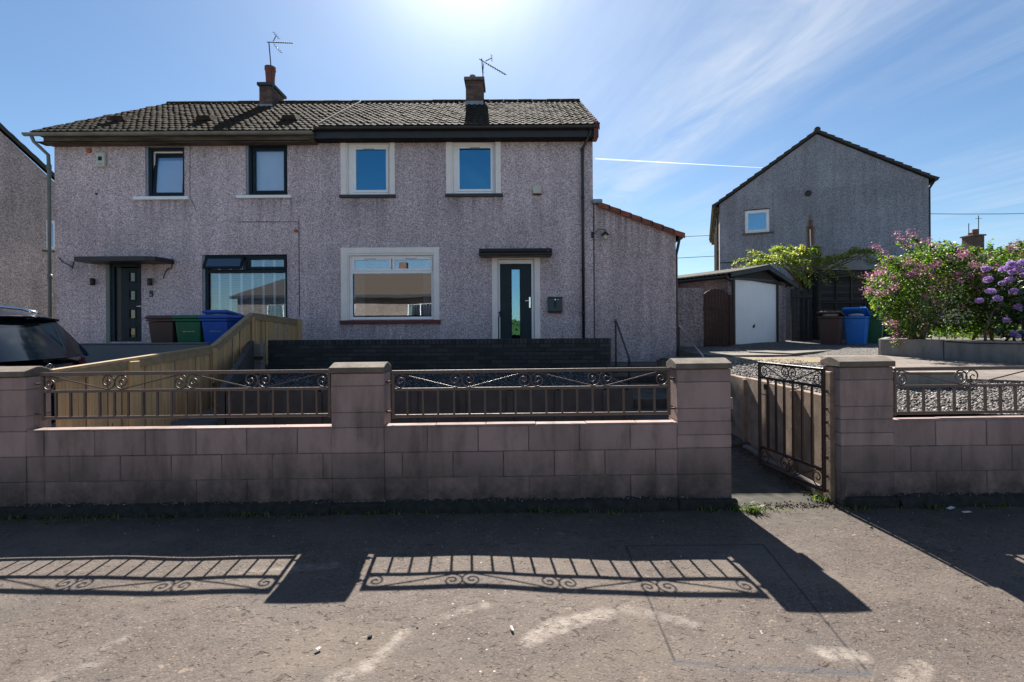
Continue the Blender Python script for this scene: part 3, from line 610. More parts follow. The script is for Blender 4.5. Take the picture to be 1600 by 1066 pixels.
def railing(x0, x1, label, nbars, seed=1, motifs=4):
    yc = 4.36; t = thing('metal_railing', label, 'railing', (x0, yc, 0.8), 'railings between the wall piers')
    f = MB(); sag = 0
    def bar(xa, xb, za, zb, th=0.014): f.bbox(xa, xb, yc - th, yc + th, za, zb, .003)
    f.bbox(x0, x1, yc - .018, yc + .018, 1.206, 1.236, .003); f.bbox(x0 + .026, x1 - .026, yc - .013, yc + .013, 1.052, 1.076, .003); f.bbox(x0 + .026, x1 - .026, yc - .013, yc + .013, 0.812, 0.838, .003)
    f.bbox(x0, x0 + .026, yc - .014, yc + .014, 0.805, 1.205, .003); f.bbox(x1 - .026, x1, yc - .014, yc + .014, 0.805, 1.205, .003)
    f.build('frame', M['rail'], t)
    for i in range(nbars):
        x = x0 + (x1 - x0) * (i + 1) / (nbars + 1) + rnd.uniform(-.003, .003)
        MB().box(x - .0085, x + .0085, yc - .0085, yc + .0085, 0.838, 1.052).build('baluster', M['rail'], t)
    L = (x1 - x0 - .03) / motifs
    for i in range(motifs):
        a = x0 + .015 + i * L; pts = scroll_seg(a, a + L, 1.078, 1.204, i % 2 == 0, s=0.062)
        MB().tube([(x, yc + (0.004 if i % 2 else -.004), z) for x, z in pts], 0.0058, 6).build('scroll', M['rail'], t, smooth=True)
    for xx, sg in ((x0, -1), (x1, 1)):
        for z in (1.135, 0.865):
            p = MB(); p.tube([(xx, yc, z), (xx + sg * .058, yc, z)], 0.008, 8); p.lathe([(0.016, -.008), (0.016, .008)], (xx + sg * .03, yc, z), 8)
            p.build('fixing_pin', M['rust'], t)
    t.rotation_euler.y = TILT
    return t
railing(-4.245, -1.634, 'brown scrollwork railing on the block wall in front of the timber fence', 19)
railing(-1.086, 1.425, 'brown scrollwork railing on the block wall in front of the black brick wall', 17)
railing(3.436, 6.06, 'brown scrollwork railing on the wall right of the gate, gravel behind it', 18)

# ------------------------------------------------------------------ gate and its post
gp0 = Vector((2.846, 4.405, 0.095)); gp1 = Vector((2.735, 5.36, 0.085)); GW = (Vector((gp1.x, gp1.y, 0)) - Vector((gp0.x, gp0.y, 0))).length
gt = thing('garden_gate', 'dark scrollwork metal gate standing open at the gap in the block wall', 'gate', (0, 0, 0))
f = MB(); H = 1.135
for (x0, x1, z0, z1) in ((0, .028, 0, H), (GW - .028, GW, 0, H), (.028, GW - .028, H - .028, H), (.028, GW - .028, H - .185, H - .16), (.028, GW - .028, .19, .215), (.028, GW - .028, 0, .028)): f.bbox(x0, x1, -.014, .014, z0, z1, .003)
f.build('frame', M['gate'], gt)
for i in range(6):
    x = .028 + (GW - .056) * (i + 1) / 7; MB().box(x - .009, x + .009, -.009, .009, .215, H - .185).build('bar', M['gate'], gt)
for (z0, z1) in ((H - .16, H - .028), (.028, .19)):
    for i in range(2):
        L = (GW - .056) / 2; a = .028 + i * L; pts = scroll_seg(a, a + L, z0 + .004, z1 - .004, i % 2 == 0, s=.064, r0=min(.072, (z1 - z0) * .53))
        MB().tube([(x, 0, z) for x, z in pts], 0.0055, 6).build('scroll', M['gate'], gt, smooth=True)
lb = MB(); lx = GW - .028 - (GW - .056) / 7; lb.box(lx, GW - .028, -.006, .006, H - .36, H - .35); lb.box(lx, lx + .01, -.006, .006, H - .35, H - .19); lb.box(lx + .02, lx + .06, -.008, .008, H - .3, H - .24); lb.tube([(lx + .04, -.03, H - .26), (lx + .04, .03, H - .26)], .007)
lb.build('latch', M['gate'], gt)
d = (gp1 - gp0); ang = math.atan2(d.y, d.x); gt.location = gp0; gt.rotation_euler = (0, 0, ang)
gpst = thing('gate_post', 'weathered narrow concrete post with rusty hinge pins beside the open metal gate', 'post', (2.89, 4.4, 0))
MB().bbox(2.868, 2.915, 4.36, 4.47, -0.05, 1.20, .006).build('post', M['slab'], gpst)
for z in (1.02, .86, .74, .62, .42, .25, .12):
    hp = MB(); hp.tube([(2.846, 4.41, z), (2.875, 4.40, z)], .007, 6); hp.tube([(2.85, 4.38, z - .012), (2.85, 4.38, z + .012)], .010, 6); hp.build('hinge_pin', M['rust'], gpst)

# ------------------------------------------------------------------ retaining walls of the garden
rt = thing('retaining_wall', 'tan concrete panel retaining wall along the path behind the open gate', 'wall', (3, 5, 0))
p0, p1 = Vector((2.985, 4.55)), Vector((3.13, 10.3)); L = (p1 - p0).length; aa = math.atan2((p1 - p0).y, (p1 - p0).x)
Mx = Matrix.Translation((p0.x, p0.y, 0)) @ Matrix.Rotation(aa, 4, 'Z'); m = MB(); m2 = MB(); i = 0; u = 0
while u < L:
    e = min(u + .56, L); m.bbox(u + .008, e - .03, -.045 , .02, 0.0, 0.955 - .0 + .006 * (i % 3), .008, Mx); m2.bbox(e - .034, e + .012, -.038, .06, 0, .94, .004, Mx); u = e; i += 1
m.build('panel', M['slab'], rt); m2.build('post', M['slab'], rt)
k_ = MB(); u = 0
while u < 3.2:
    k_.bbox(u, u + .5, .045, .13, -.05, .105 + u * .02 + rnd.uniform(-.01, .01), .012, Mx); u += .52
k_.build('kerb_edge', M['concrete'], rt)
rt2 = thing('retaining_wall', 'dark panel retaining wall across the front garden under the gravel bed', 'wall', (-1.6, 6.3, 0))
m = MB(); x = -3.74
while x < 1.46:
    e = min(x + 0.62, 1.50); m.bbox(x + .012, e - .03, 6.28, 6.345, 0.0, 0.845, .008); m.bbox(e - .05, e + .03, 6.245, 6.33, 0, .80, .006); x = e
m.build('panel', M['grey_wall'], rt2)
MB().prism([(-3.74, 6.28, 0), (-3.74, 6.28, 0.845), (-4.75, 8.9, 1.42), (-4.75, 8.9, 0)], (-.08, -.02, 0)).build('sloping_wing', M['grey_wall'], rt2)
M['grey_wall2'] = m_plain('dark_slab', (0.05, 0.05, 0.05), 0.9, 0.3, 4, bump=0.7)
for o in rt2.children:
    o.data.materials[0] = M['grey_wall2']
MB().bbox(1.505, 1.56, 6.25, 9.0, 0.0, 0.85, .01).build('side_kerb', M['grey_wall2'], rt2)
bw = thing('garden_wall', 'low black painted brick wall with soldier course in front of the right hand house', 'wall', (-1.4, 9, 0))
m = MB(); zs = [0.80 + .068 * i for i in range(9)]; zs[-1] = 1.335
blocks(m, -4.55, 1.83, 9.0, 9.1, [0.74] + [0.81 + .0745 * i for i in range(8)], 0.225, 3, b=.003, gap=.011)
x = -4.55
while x < 1.82: m.bbox(x + .004, min(x + .072, 1.83) - .004, 8.996, 9.104, 1.336, 1.428, .003); x += .0745
m.build('brick', M['black_brick'], bw); MB().box(-4.545, 1.824, 9.006, 9.094, .5, 1.422).build('mortar', M['black_mortar'], bw)
MB().box(1.832, 1.85, 9.0, 9.1, 0.5, 1.43).build('lit_edge_strip', M['cap'], bw)  # pale strip painting the light on the wall's end edge
nw = thing('garden_wall', 'smooth blue grey rendered wall in front of the wheelie bins on the left', 'wall', (-8, 8.85, 0))
MB().bbox(-14, -5.55, 8.80, 8.92, 0.1, 1.37, .01).build('wall', M['grey_wall'], nw)
MB().bbox(-14, -5.55, 8.78, 8.94, 1.372, 1.395, .006).build('coping', M['grey_wall'], nw)
pb_ = thing('fence_pier', 'short grey block pier with a dark timber rail beside the timber fence', 'pier', (-4.75, 8.95, 0))
m = MB(); blocks(m, -4.83, -4.60, 8.86, 8.99, [.82, 1.0, 1.18, 1.37], .5, 4); m.build('pier', M['planter'], pb_); MB().bbox(-4.95, -4.56, 8.82, 8.86, 1.08, 1.14, .004).build('rail', M['old_wood'], pb_)
wedge = thing('planter_wall', 'long grey block planter wall beneath the pink flowering shrub', 'wall', (7.5, 8.5, 0))
a, b = Vector((7.16, 9.42)), Vector((8.6, 6.4)); L = (b - a).length; Mx = Matrix.Translation((a.x, a.y, 0)) @ Matrix.Rotation(math.atan2((b - a).y, (b - a).x), 4, 'Z')
m = MB(); m.bbox(0, 1.0, 0, .1, .8, 1.375, .012, Mx); m.bbox(1.012, 2.3, 0.004, .1, .8, 1.36, .012, Mx); m.bbox(2.31, L, 0.0, .1, .8, 1.36, .012, Mx); m.build('block_face', M['planter'], wedge)
M2 = Matrix.Translation((a.x, a.y, 0)) @ Matrix.Rotation(R(-40), 4, 'Z'); MB().bbox(-.02, .1, .03, 2.4, .8, 1.37, .01, M2).build('return_wall', M['planter'], wedge)
mb = MB(); mb.tube([Mx @ Vector((1.05, -.012, 1.345)), Mx @ Vector((1.4, -.012, 1.322)), Mx @ Vector((2.0, -.012, 1.325)), Mx @ Vector((2.4, -.012, 1.35))], .009, 6); mb.build('cable', M['anthracite'], wedge, smooth=True)
struct(MB().prism([(7.26, 9.5, .8), (8.66, 6.45, .8), (14, 6.45, .8), (14, 12.0, .8), (9.2, 11.8, .8)], (0, 0, .53)).build('planting_bed', M['soil']))

# ------------------------------------------------------------------ timber fence
wf = thing('timber_fence', 'new pale vertical board fence stepping up towards the house between two gardens', 'fence', (-4.4, 4.5, 0))
def fx(y): return -4.33 - .119 * (y - 4.5)
def top(y): return 1.25 + (y - 4.5) * .042 if y < 7.55 else (1.378 + (y - 7.55) * .39 if y < 8.99 else 1.94 - (y - 8.99) * .024)
y = 4.56; m = MB(); r = random.Random(4)
while y < 11.5:
    wd = r.choice((.095, .1, .12)); e = y + wd; off = r.choice((0, .022)); z0 = 0.05 if y < 6.4 else (.4 if y < 9 else .9)
    xa, xb = fx(y) + off, fx(e) + off; vs = []
    for (yy, xx) in ((y + .005, xa), (e - .005, xb)):
        for dx in (0, .018):
            vs += [(xx + dx, yy, z0), (xx + dx, yy, top(yy) - .03)]
    m.add(vs, [(0, 1, 5, 4), (2, 6, 7, 3), (0, 2, 3, 1), (4, 5, 7, 6), (1, 3, 7, 5), (0, 4, 6, 2)]); y = e
m.build('board', M['wood'], wf)
c = MB(); c2 = MB()
for (ya, yb) in ((4.5, 7.55), (7.55, 8.99), (8.99, 11.55)):
    za, zb = (top(ya + 1e-4), top(yb - 1e-4))
    for (mbx, x0, x1, h0, h1) in ((c, -.03, .055, -.03, .0), (c2, .032, .05, -.125, -.032)):
        vs = [(fx(yy) + dx, yy, zz + h) for (yy, zz) in ((ya, za), (yb, zb)) for dx in (x0, x1) for h in (h0, h1)]
        mbx.add(vs, [(0, 1, 3, 2), (4, 6, 7, 5), (0, 4, 5, 1), (2, 3, 7, 6), (1, 5, 7, 3), (0, 2, 6, 4)])
c.build('capping', M['wood_cap'], wf); c2.build('top_rail', M['wood_cap'], wf)
for yy, w_ in ((5.62, .075), (7.52, .05), (8.96, .03), (11.6, .1)):
    z0 = .05 if yy < 7 else .8; MB().bbox(fx(yy) + (.052 if yy < 11 else -.0), fx(yy) + (.078 if yy < 11 else .1), yy - w_, yy + w_, z0, top(yy - .09) - (.035 if yy < 11 else 0), .005).build('post', M['wood'], wf)
# ------------------------------------------------------------------ houses
YF = 12.2
def HX(px, py=400): return WP(px, py, YF).x
def HZ(py, px=500): return WP(px, py, YF).z
def rect(x0, x1, y0, y1):
    """photo rectangle on the facade plane -> X0, X1, Z0, Z1"""
    cx, cy = (x0 + x1) / 2, (y0 + y1) / 2
    return (WP(x0, cy, YF).x, WP(x1, cy, YF).x, WP(cx, y1, YF).z, WP(cx, y0, YF).z)
ID = Matrix.Identity(4)
def holed_wall(mb, u0, u1, v0, v1, holes, th, M):
    """wall sheet in local x-z, facing -y, with rectangular openings and their reveals (depth th)"""
    us = sorted(set([u0, u1] + [h[i] for h in holes for i in (0, 1)])); vs = sorted(set([v0, v1] + [h[i] for h in holes for i in (2, 3)]))
    for i in range(len(us) - 1):
        for j in range(len(vs) - 1):
            a, b, c, d = us[i], us[i + 1], vs[j], vs[j + 1]; mx, mz = (a + b) / 2, (c + d) / 2
            if any(h[0] < mx < h[1] and h[2] < mz < h[3] for h in holes): continue
            mb.add([M @ Vector(p) for p in ((a, 0, c), (b, 0, c), (b, 0, d), (a, 0, d))], [(0, 1, 2, 3)])
    for (a, b, c, d) in holes:
        mb.add([M @ Vector(p) for p in ((a, 0, c), (b, 0, c), (b, 0, d), (a, 0, d), (a, th, c), (b, th, c), (b, th, d), (a, th, d))], [(0, 4, 5, 1), (1, 5, 6, 2), (2, 6, 7, 3), (3, 7, 4, 0)])
def frame(mb, x0, x1, z0, z1, y0, y1, t, M=ID, tb=None, b=.006):
    tb = tb or t
    mb.bbox(x0, x1, y0, y1, z0, z0 + tb, b, M); mb.bbox(x0, x1, y0, y1, z1 - t, z1, b, M)
    mb.bbox(x0, x0 + t, y0, y1, z0 + tb + .0005, z1 - t - .0005, b, M); mb.bbox(x1 - t, x1, y0, y1, z0 + tb + .0005, z1 - t - .0005, b, M)
def window(parent, r, Y, mat, cells, t=.055, glass='glass', sill=None, sash=True, M=ID, name='window', vents=()):
    """r: opening; cells: list of (fx0, fx1, fz0, fz1) light openings as fractions; frame, sashes and a pane each"""
    x0, x1, z0, z1 = r; f = MB(); frame(f, x0, x1, z0, z1, Y, Y + .07, t, M)
    W, H = x1 - x0, z1 - z0; panes = []
    for ci, (a, b, c, d, kind) in enumerate(cells):
        cx0, cx1, cz0, cz1 = x0 + a * W, x0 + b * W, z0 + c * H, z0 + d * H
        if kind == 'sash':
            frame(f, cx0, cx1, cz0, cz1, Y - .018, Y + .04, .06, M); panes.append((cx0 + .05, cx1 - .05, cz0 + .05, cz1 - .05, Y + .012))
        elif kind == 'fixed': panes.append((cx0, cx1, cz0, cz1, Y + .03))
        elif kind == 'bar': f.bbox(cx0, cx1, Y - .004, Y + .066, cz0, cz1, .004, M)
    w_ = f.build(name, mat, parent)
    for (a, b, c, d, y) in panes: MB().box(a, b, y, y + .02, c, d, M).build('pane', M_glass(glass), w_)
    for (a, b, c, d) in vents: MB().box(x0 + a * W, x0 + b * W, Y - .03, Y - .0185, z0 + c * H, z0 + d * H, M).build('vent', M_['metal'], w_)
    return w_
M_ = M
def M_glass(n): return M_[n]

def tiled_slope(mb, xl0, xl1, xr0, xr1, ye, ze, yr, zr, courses=15, pitch_w=0.165, seg=6, amp=0.024, lip=0.026):
    """overlapping courses of interlocking tiles; left/right edges run from eave x (0) to ridge x (1)"""
    L = math.hypot(yr - ye, zr - ze); dy, dz = (yr - ye) / L, (zr - ze) / L; ny, nz = -dz, dy
    r = random.Random(int(abs(xl0) * 100))
    for k in range(courses):
        s0, s1 = L * k / courses - (0.03 if k == 0 else 0.0), L * (k + 1) / courses + .05
        xa = xl0 + (xl1 - xl0) * (k + .5) / courses; xb = xr0 + (xr1 - xr0) * (k + .5) / courses
        x = math.floor(xa / pitch_w) * pitch_w + (0.0)
        while x < xb:
            a, b = max(x, xa), min(x + pitch_w, xb)
            if b - a > .03:
                js, jn = r.uniform(-.016, .014), r.uniform(-.006, .009); n = seg; vs = []
                for i in range(n + 1):
                    xx = a + (b - a) * i / n; ph = (xx - x) / pitch_w
                    h = amp * (0.5 - 0.5 * math.cos(2 * math.pi * ph)) ** 1.0
                    h = amp * (max(0, math.sin(math.pi * min(1, ph / .62))) if ph < .62 else 0.12 * math.sin(math.pi * (ph - .62) / .38))
                    for (s, n_) in ((s0 + js, .004), (s0 + js, lip + h + jn), (s1, .004 + h)):
                        vs.append((xx, ye + dy * s + ny * n_, ze + dz * s + nz * n_))
                fs = []
                for i in range(n): o = i * 3; fs += [(o, o + 3, o + 4, o + 1), (o + 1, o + 4, o + 5, o + 2)]
                mb.add(vs, fs)
            x += pitch_w
def roof_face(mb, pts): mb.add(pts, [tuple(range(len(pts)))])

XL, XD, XR = HX(86), -4.95, HX(927)
GZ = 0.55
YB = 12.2 + 6.5
EY = 11.86; RY = 15.3; RZ = 8.80
ERZ, ELZ = 6.62, 6.52           # eave heights right / left
# right-hand house
hr = thing('house', 'right half of the pebbledashed pair of houses, cream window bands and brown tiled roof', 'house', (XD, YF, GZ), 'pebbledashed houses')
W3 = rect(541, 609.5, 222, 304.5); W4 = rect(706, 774, 220, 303); W5 = rect(543, 677.8, 395.8, 500); D1 = rect(778, 835, 405, 540)
D1 = (D1[0], D1[1], 1.12, D1[3])
m = MB(); holed_wall(m, XD, XR, GZ, 6.50, [W3, W4, W5, D1], .13, Matrix.Translation((0, YF, 0)))
# gable end wall, back and party wall
m.add([(XR, YF, GZ), (XR, YB, GZ), (XR, YB, 6.5), (XR, RY, 8.72), (XR, YF, 6.5)], [(0, 1, 2, 3, 4)])
m.add([(XD, YF, GZ), (XD, YB, GZ), (XD, YB, 6.5), (XD, RY, 8.6), (XD, YF, 6.5)], [(0, 1, 2, 3, 4)])
m.add([(XD, YB, GZ), (XR, YB, GZ), (XR, YB, 6.5), (XD, YB, 6.5)], [(0, 1, 2, 3)])
m.build('wall', M_['harl_right'], hr)
m = MB(); 
for z in (1.0, 3.75, 6.45): m.box(XD + .02, XR - .02, YF + .14, YB - .02, z, z + .1)
m.box(XD + .02, XR - .02, YF + 3.4, YF + 3.5, 1.1, 6.4); m.box(-1.6, -1.5, YF + .14, YF + 3.39, 1.101, 6.449)
m.build('room_partition', M_['room'], hr)
def band(parent, outer, inner, th=.022, z_cut=None):
    (a, b, c, d), (e, f_, g_, h_) = outer, inner; m = MB()
    m.bbox(a, e, YF - th, YF + .12, c, d, .003); m.bbox(f_, b, YF - th, YF + .12, c, d, .003); m.bbox(e + .0005, f_ - .0005, YF - th, YF + .12, h_, d, .003)
    return m
def with_band(parent, px, inner_r, wtag): pass
for (wr, outer, cells, sillpx, smat, vents, kind) in (
    (W3, rect(532.5, 617, 215.6, 304.8), [(.05, .125, .05, .95, 'bar'), (.125, .945, .055, .945, 'sash')], (531, 618.4, 305, 309.6), 'sill_dark', [(.36, .62, .895, .91)], 'c'),
    (W4, rect(697, 782.5, 213, 303.3), [(.05, .09, .05, .95, 'bar'), (.09, .945, .055, .945, 'sash')], (696, 786, 303.4, 308), 'sill_dark', [(.40, .64, .895, .91)], 'c'),
    (W5, rect(533, 686.5, 387, 500.3), [(.03, .495, .76, .97, 'sash'), (.505, .985, .76, .97, 'sash'), (.05, .975, .065, .72, 'fixed')], (532, 688.6, 500.5, 506), 'sill_red', [(.18, .32, .945, .955), (.66, .80, .945, .955)], 'c')):
    w_ = window(hr, (wr[0] + .03, wr[1] - .005, wr[2] + .01, wr[3] - (.03 if wr is not W5 else .05)), YF + .085, M_['upvc'], cells, t=.07, glass='glass_deep' if wr is not W5 else 'glass', vents=vents)
    if wr is W5:
        x0, x1, z0, z1 = wr; mb = MB(); mb.bbox(x0 + .05, x1 - .05, YF + .08, YF + .15, z0 + (z1 - z0) * .70, z0 + (z1 - z0) * .765, .004); mb.build('transom', M_['upvc'], w_)
    bm_ = band(hr, outer, wr); tp = .0495 if wr is W5 else .0295
    bm_.bbox(wr[0] + .0005, wr[0] + .0295, YF - .001, YF + .128, wr[2], wr[3], .002); bm_.bbox(wr[0] + .03, wr[1] - .0055, YF - .001, YF + .128, wr[3] - tp, wr[3] - .0005, .002)
    bm_.build('render_band', M_['band'], w_)
    s = rect(*sillpx); MB().bbox(s[0], s[1], YF - .07, YF + .10, s[2], s[3], .006).build('sill', M_[smat], w_)
    # hanging curtains inside
    cm = MB(); 
    for (a, b) in (((wr[0] + .1, wr[0] + .34) if wr is W5 else (wr[0] + .08, wr[0] + .2)), ((wr[1] - .32, wr[1] - .08) if wr is W5 else (wr[1] - .2, wr[1] - .06))):
        n = 10; vs = []
        for i in range(n + 1):
            x = a + (b - a) * i / n; y = YF + .3 + .03 * (i % 2)
            vs += [(x, y, wr[2] + .02), (x, y, wr[3] - .1)]
        cm.add(vs, [(2 * i, 2 * i + 2, 2 * i + 3, 2 * i + 1) for i in range(n)])
    cm.build('curtain', M_['curtain'], w_)
# front door
do = rect(781.5, 830.5, 412, 540); dr = MB(); dx0, dx1, dz1 = do[0], do[1], do[3]; gl = rect(800.8, 811.4, 421.4, 545)
dr.bbox(dx0, gl[0] - .03, YF + .07, YF + .115, 1.15, dz1, .004); dr.bbox(gl[1] + .03, dx1, YF + .07, YF + .115, 1.15, dz1, .004); dr.bbox(gl[0] - .0295, gl[1] + .0295, YF + .07, YF + .115, gl[3] + .03, dz1, .004); dr.bbox(gl[0] - .0295, gl[1] + .0295, YF + .07, YF + .115, 1.15, 1.32, .004)
door = dr.build('door', M_['door_blue'], hr)
g_ = MB(); frame(g_, gl[0] - .045, gl[1] + .045, 1.305, gl[3] + .045, YF + .055, YF + .069, .03, b=.004); g_.build('glazing_bead', M_['door_blue'], door)
MB().box(gl[0] - .02, gl[1] + .02, YF + .085, YF + .10, 1.33, gl[3] + .02).build('pane', M_['glass_up'], door)
h = rect(826.6, 829.3, 464, 481); hh = MB(); hh.bbox(h[0], h[1], YF + .05, YF + .069, h[2], h[3], .004); q1 = WP(827.5, 470, YF); hh.tube([(q1.x, YF + .06, q1.z), (q1.x, YF + .02, q1.z), (q1.x - .11, YF + .02, q1.z)], .009, 8); hh.build('handle', M_['chrome'], door)
fr_ = MB(); fi = (D1[0] + .005, D1[1] - .005, 1.12, D1[3] - .005)
fr_.bbox(fi[0], dx0 - .003, YF + .045, YF + .13, 1.12, fi[3], .004); fr_.bbox(dx1 + .003, fi[1], YF + .045, YF + .13, 1.12, fi[3], .004); fr_.bbox(dx0 - .0025, dx1 + .0025, YF + .045, YF + .13, dz1 + .004, fi[3], .004); fr_.build('door_frame', M_['upvc'], door)
ob = rect(769, 844, 404, 540); band(hr, (ob[0], ob[1], .95, D1[3] + .07), (D1[0], D1[1], 0, D1[3]), .022).build('render_band', M_['band'], door)
c = rect(750, 860.7, 393, 404.5)
cm = MB(); cm.bbox(c[0], c[1], YF - .45, YF, c[2] + .02, c[3], .02); cn = cm.build('door_canopy', M_['fascia'], hr)
cm = MB(); cm.tube([(c[0] + .02, YF - .49, c[3] - .055), (c[1] - .02, YF - .49, c[3] - .055)], .05, 10); cm.bbox(c[1] - .14, c[1] - .10, YF - .545, YF - .44, c[3] - .115, c[3] + .005, .004); cm.build('gutter', M_['black'], cn, smooth=False)
# fascia and gutter, downpipe
g0 = WP(490, 205, 11.8).x
m = MB(); m.bbox(XD + .1, XR + .03, 11.93, YF - .002, 6.34, 6.60, .006); m.build('fascia', M_['fascia'], hr)
m = MB(); pr = []
n = 8
for i in range(n + 1): a_ = math.pi * i / n; pr.append((11.865 - .065 * math.cos(a_), 6.585 - .07 * math.sin(a_)))
poly = pr + [(11.92, 6.585), (11.865, 6.535), (11.81, 6.585)]
m.prism([(XD + .12, y, z) for y, z in pr], (XR + .05 - XD - .12, 0, 0)); m.build('gutter', M_['fascia'], hr)
dp = MB(); xp = HX(910.5); dp.tube([(xp + .16, 11.87, 6.52), (xp + .16, 11.87, 6.42), (xp, YF - .07, 6.12), (xp, YF - .07, 5.0), (xp, YF - .07, .9)], .037, 10)
for z in (6.1, 4.9, 3.1, 2.0): dp.lathe([(.047, -.035), (.047, .035)], (xp, YF - .07, z), 10)
dp.build('downpipe', M_['black'], hr, smooth=True)
m = MB(); m.bbox(XR - .03, XR + .09, 11.84, 12.15, 6.30, 6.70, .01); m.build('eave_bracket', M_['sill_red'], hr)
# roof
m = MB(); XV = XR + .12
tiled_slope(m, -4.72, -4.72, XV, XV, EY, ERZ, RY, RZ)
m.build('roof_tiles', M_['tile_right'], hr)
m = MB(); roof_face(m, [(-4.72, EY, ERZ - .01), (XV, EY, ERZ - .01), (XV, RY, RZ - .01), (-4.72, RY, RZ - .01)]); roof_face(m, [(-4.72, RY, RZ + .0), (XV, RY, RZ + .0), (XV, 18.8, 6.6), (-4.72, 18.8, 6.6)])
roof_face(m, [(XV, EY, ERZ - .02), (XV, EY, ERZ - .14), (XV, RY, RZ - .16), (XV, 18.8, 6.45), (XV, 18.8, 6.58), (XV, RY, RZ - .0)]); roof_face(m, [(XD, EY + .03, 6.33), (XR, EY + .03, 6.33), (XR, YF, 6.33), (XD, YF, 6.33)])
rf = m.build('roof', M_['tile_right'], hr)
def ridge_tiles(parent, x0, x1, mat, y=RY, z=RZ):
    m = MB(); x = x0; r = random.Random(3)
    while x < x1:
        e = min(x + .45, x1); dz = r.uniform(-.006, .008); m.tube([(x + .004, y, z + .0 + dz), (e - .004, y, z + .0 + dz + r.uniform(-.006, .006))], .085, 10); x = e
    return m.build('ridge_tile', mat, parent)
ridge_tiles(rf, -4.72, XV, M_['tile_right'])
m = MB(); L_ = math.hypot(RY - EY, RZ - ERZ)
m.tube([(-4.74, EY, ERZ + .06), (-4.74, RY, RZ + .05)], .022, 6); m.build('mortar_fillet', M_['concrete'], rf)
def chimney(parent, x0, x1, y0, y1, z0, ztop, pot, mat=None):
    c = MB(); zs = []; z = z0
    while z < ztop - .11: zs.append(z); z += .075
    zs.append(ztop - .10)
    for i in range(len(zs) - 1):
        o = .0 if i % 2 else .1125
        blocks(c, x0, x1, y0, y0 + .10, zs[i:i + 2], .225, i, b=.003, gap=.012, off=o / .225); 
        yy = y0 + .101
        while yy < y1 - .05:
            e = min(yy + .22, y1); c.bbox(x0, x0 + .1, yy + .006, e - .006, zs[i] + .006, zs[i + 1] - .006, .003); c.bbox(x1 - .1, x1, yy + .006, e - .006, zs[i] + .006, zs[i + 1] - .006, .003); yy = e
    ch = c.build('chimney', M_['brick'], parent); MB().box(x0 + .008, x1 - .008, y0 + .008, y1 - .008, z0, ztop - .1).build('mortar', M_['mortar'], ch)
    cc = MB(); cc.bbox(x0 - .05, x1 + .05, y0 - .06, y1 + .08, ztop - .098, ztop, .012); cc.build('chimney_cap', M_['sill_dark'] if pot == 'red' else M_['cap'], ch)
    MB().bbox(x0 - .012, x1 + .012, y0 - .014, y0 + .3, z0 - .12, z0 + .14, .004).build('lead_flashing', M_['lead'], ch)
    return ch
zc1 = WP(740, 165, 14.75).z
ch = chimney(rf, WP(728, 140, 14.8).x, WP(754.5, 140, 14.8).x, 14.75, 15.45, zc1, WP(740, 119.6, 14.7).z, 'small')
m = MB(); pc = WP(738.5, 116, 15.05); m.lathe([(.08, -.1), (.08, .16), (.095, .165), (.095, .2), (.07, .21), (.07, .1)], (pc.x, 15.05, WP(740, 119.6, 14.7).z), 16); m.build('chimney_pot', M_['metal'], ch, smooth=False)
# lean-to extension on the gable
XE = HX(1056.5, 450); zt0 = WP(930, 318, YF).z; zt1 = WP(1056, 366, YF).z
m = MB(); m.add([(XR + .002, YF + .012, .5), (XE, YF + .012, .5), (XE, YF + .012, zt1), (XR + .002, YF + .012, zt0), (XR + .002, YF + 4, .5), (XE, YF + 4, .5), (XE, YF + 4, zt1), (XR + .002, YF + 4, zt0)], [(0, 1, 2, 3), (1, 5, 6, 2), (5, 4, 7, 6), (3, 2, 6, 7)])
ex = m.build('side_extension', M_['harl_ext'], hr)
sl_ = (zt1 - zt0) / (XE - XR); m = MB(); nT = 8; x0, x1 = XR + .12, XE + .17; r = random.Random(5)
for i in range(nT):
    a, b = x0 + (x1 - x0) * i / nT, x0 + (x1 - x0) * (i + 1) / nT + .03; za, zb = zt0 + sl_ * (a - XR), zt0 + sl_ * (b - XR)
    m.prism([(a, YF - .06, za + .055), (b, YF - .06, zb + .075), (b, YF - .06, zb - .015), (a, YF - .06, za - .03)], (0, 4.1, 0))
    m.prism([(a, YF - .10, za + .065), (b, YF - .10, zb + .085), (b, YF - .10, zb - .04), (a, YF - .10, za - .06)], (0, .038, 0))
m.build('roof_tiles', M_['tile_red'], ex)
m = MB(); m.bbox(XR - .03, XR + .22, YF - .12, YF + .3, zt0 - .02, zt0 + .085, .02); m.build('lead_flashing', M_['lead'], ex)
m = MB(); m.tube([(XE + .1, YF - .08, zt1 - .10), (XE + .1, YF + 4, zt1 - .10)], .055, 10); m.tube([(XE + .1, YF + .02, zt1 - .1), (XE + .08, YF + .05, zt1 - .25), (XE + .04, YF + .1, zt1 - .5), (XE + .04, YF + .1, .8)], .035, 8); m.build('gutter', M_['black'], ex)
MB().box(XR + .0, XR + .03, YF - .004, YF + .012, GZ, zt0 - .02).build('movement_joint', M_['sill_dark'], ex)

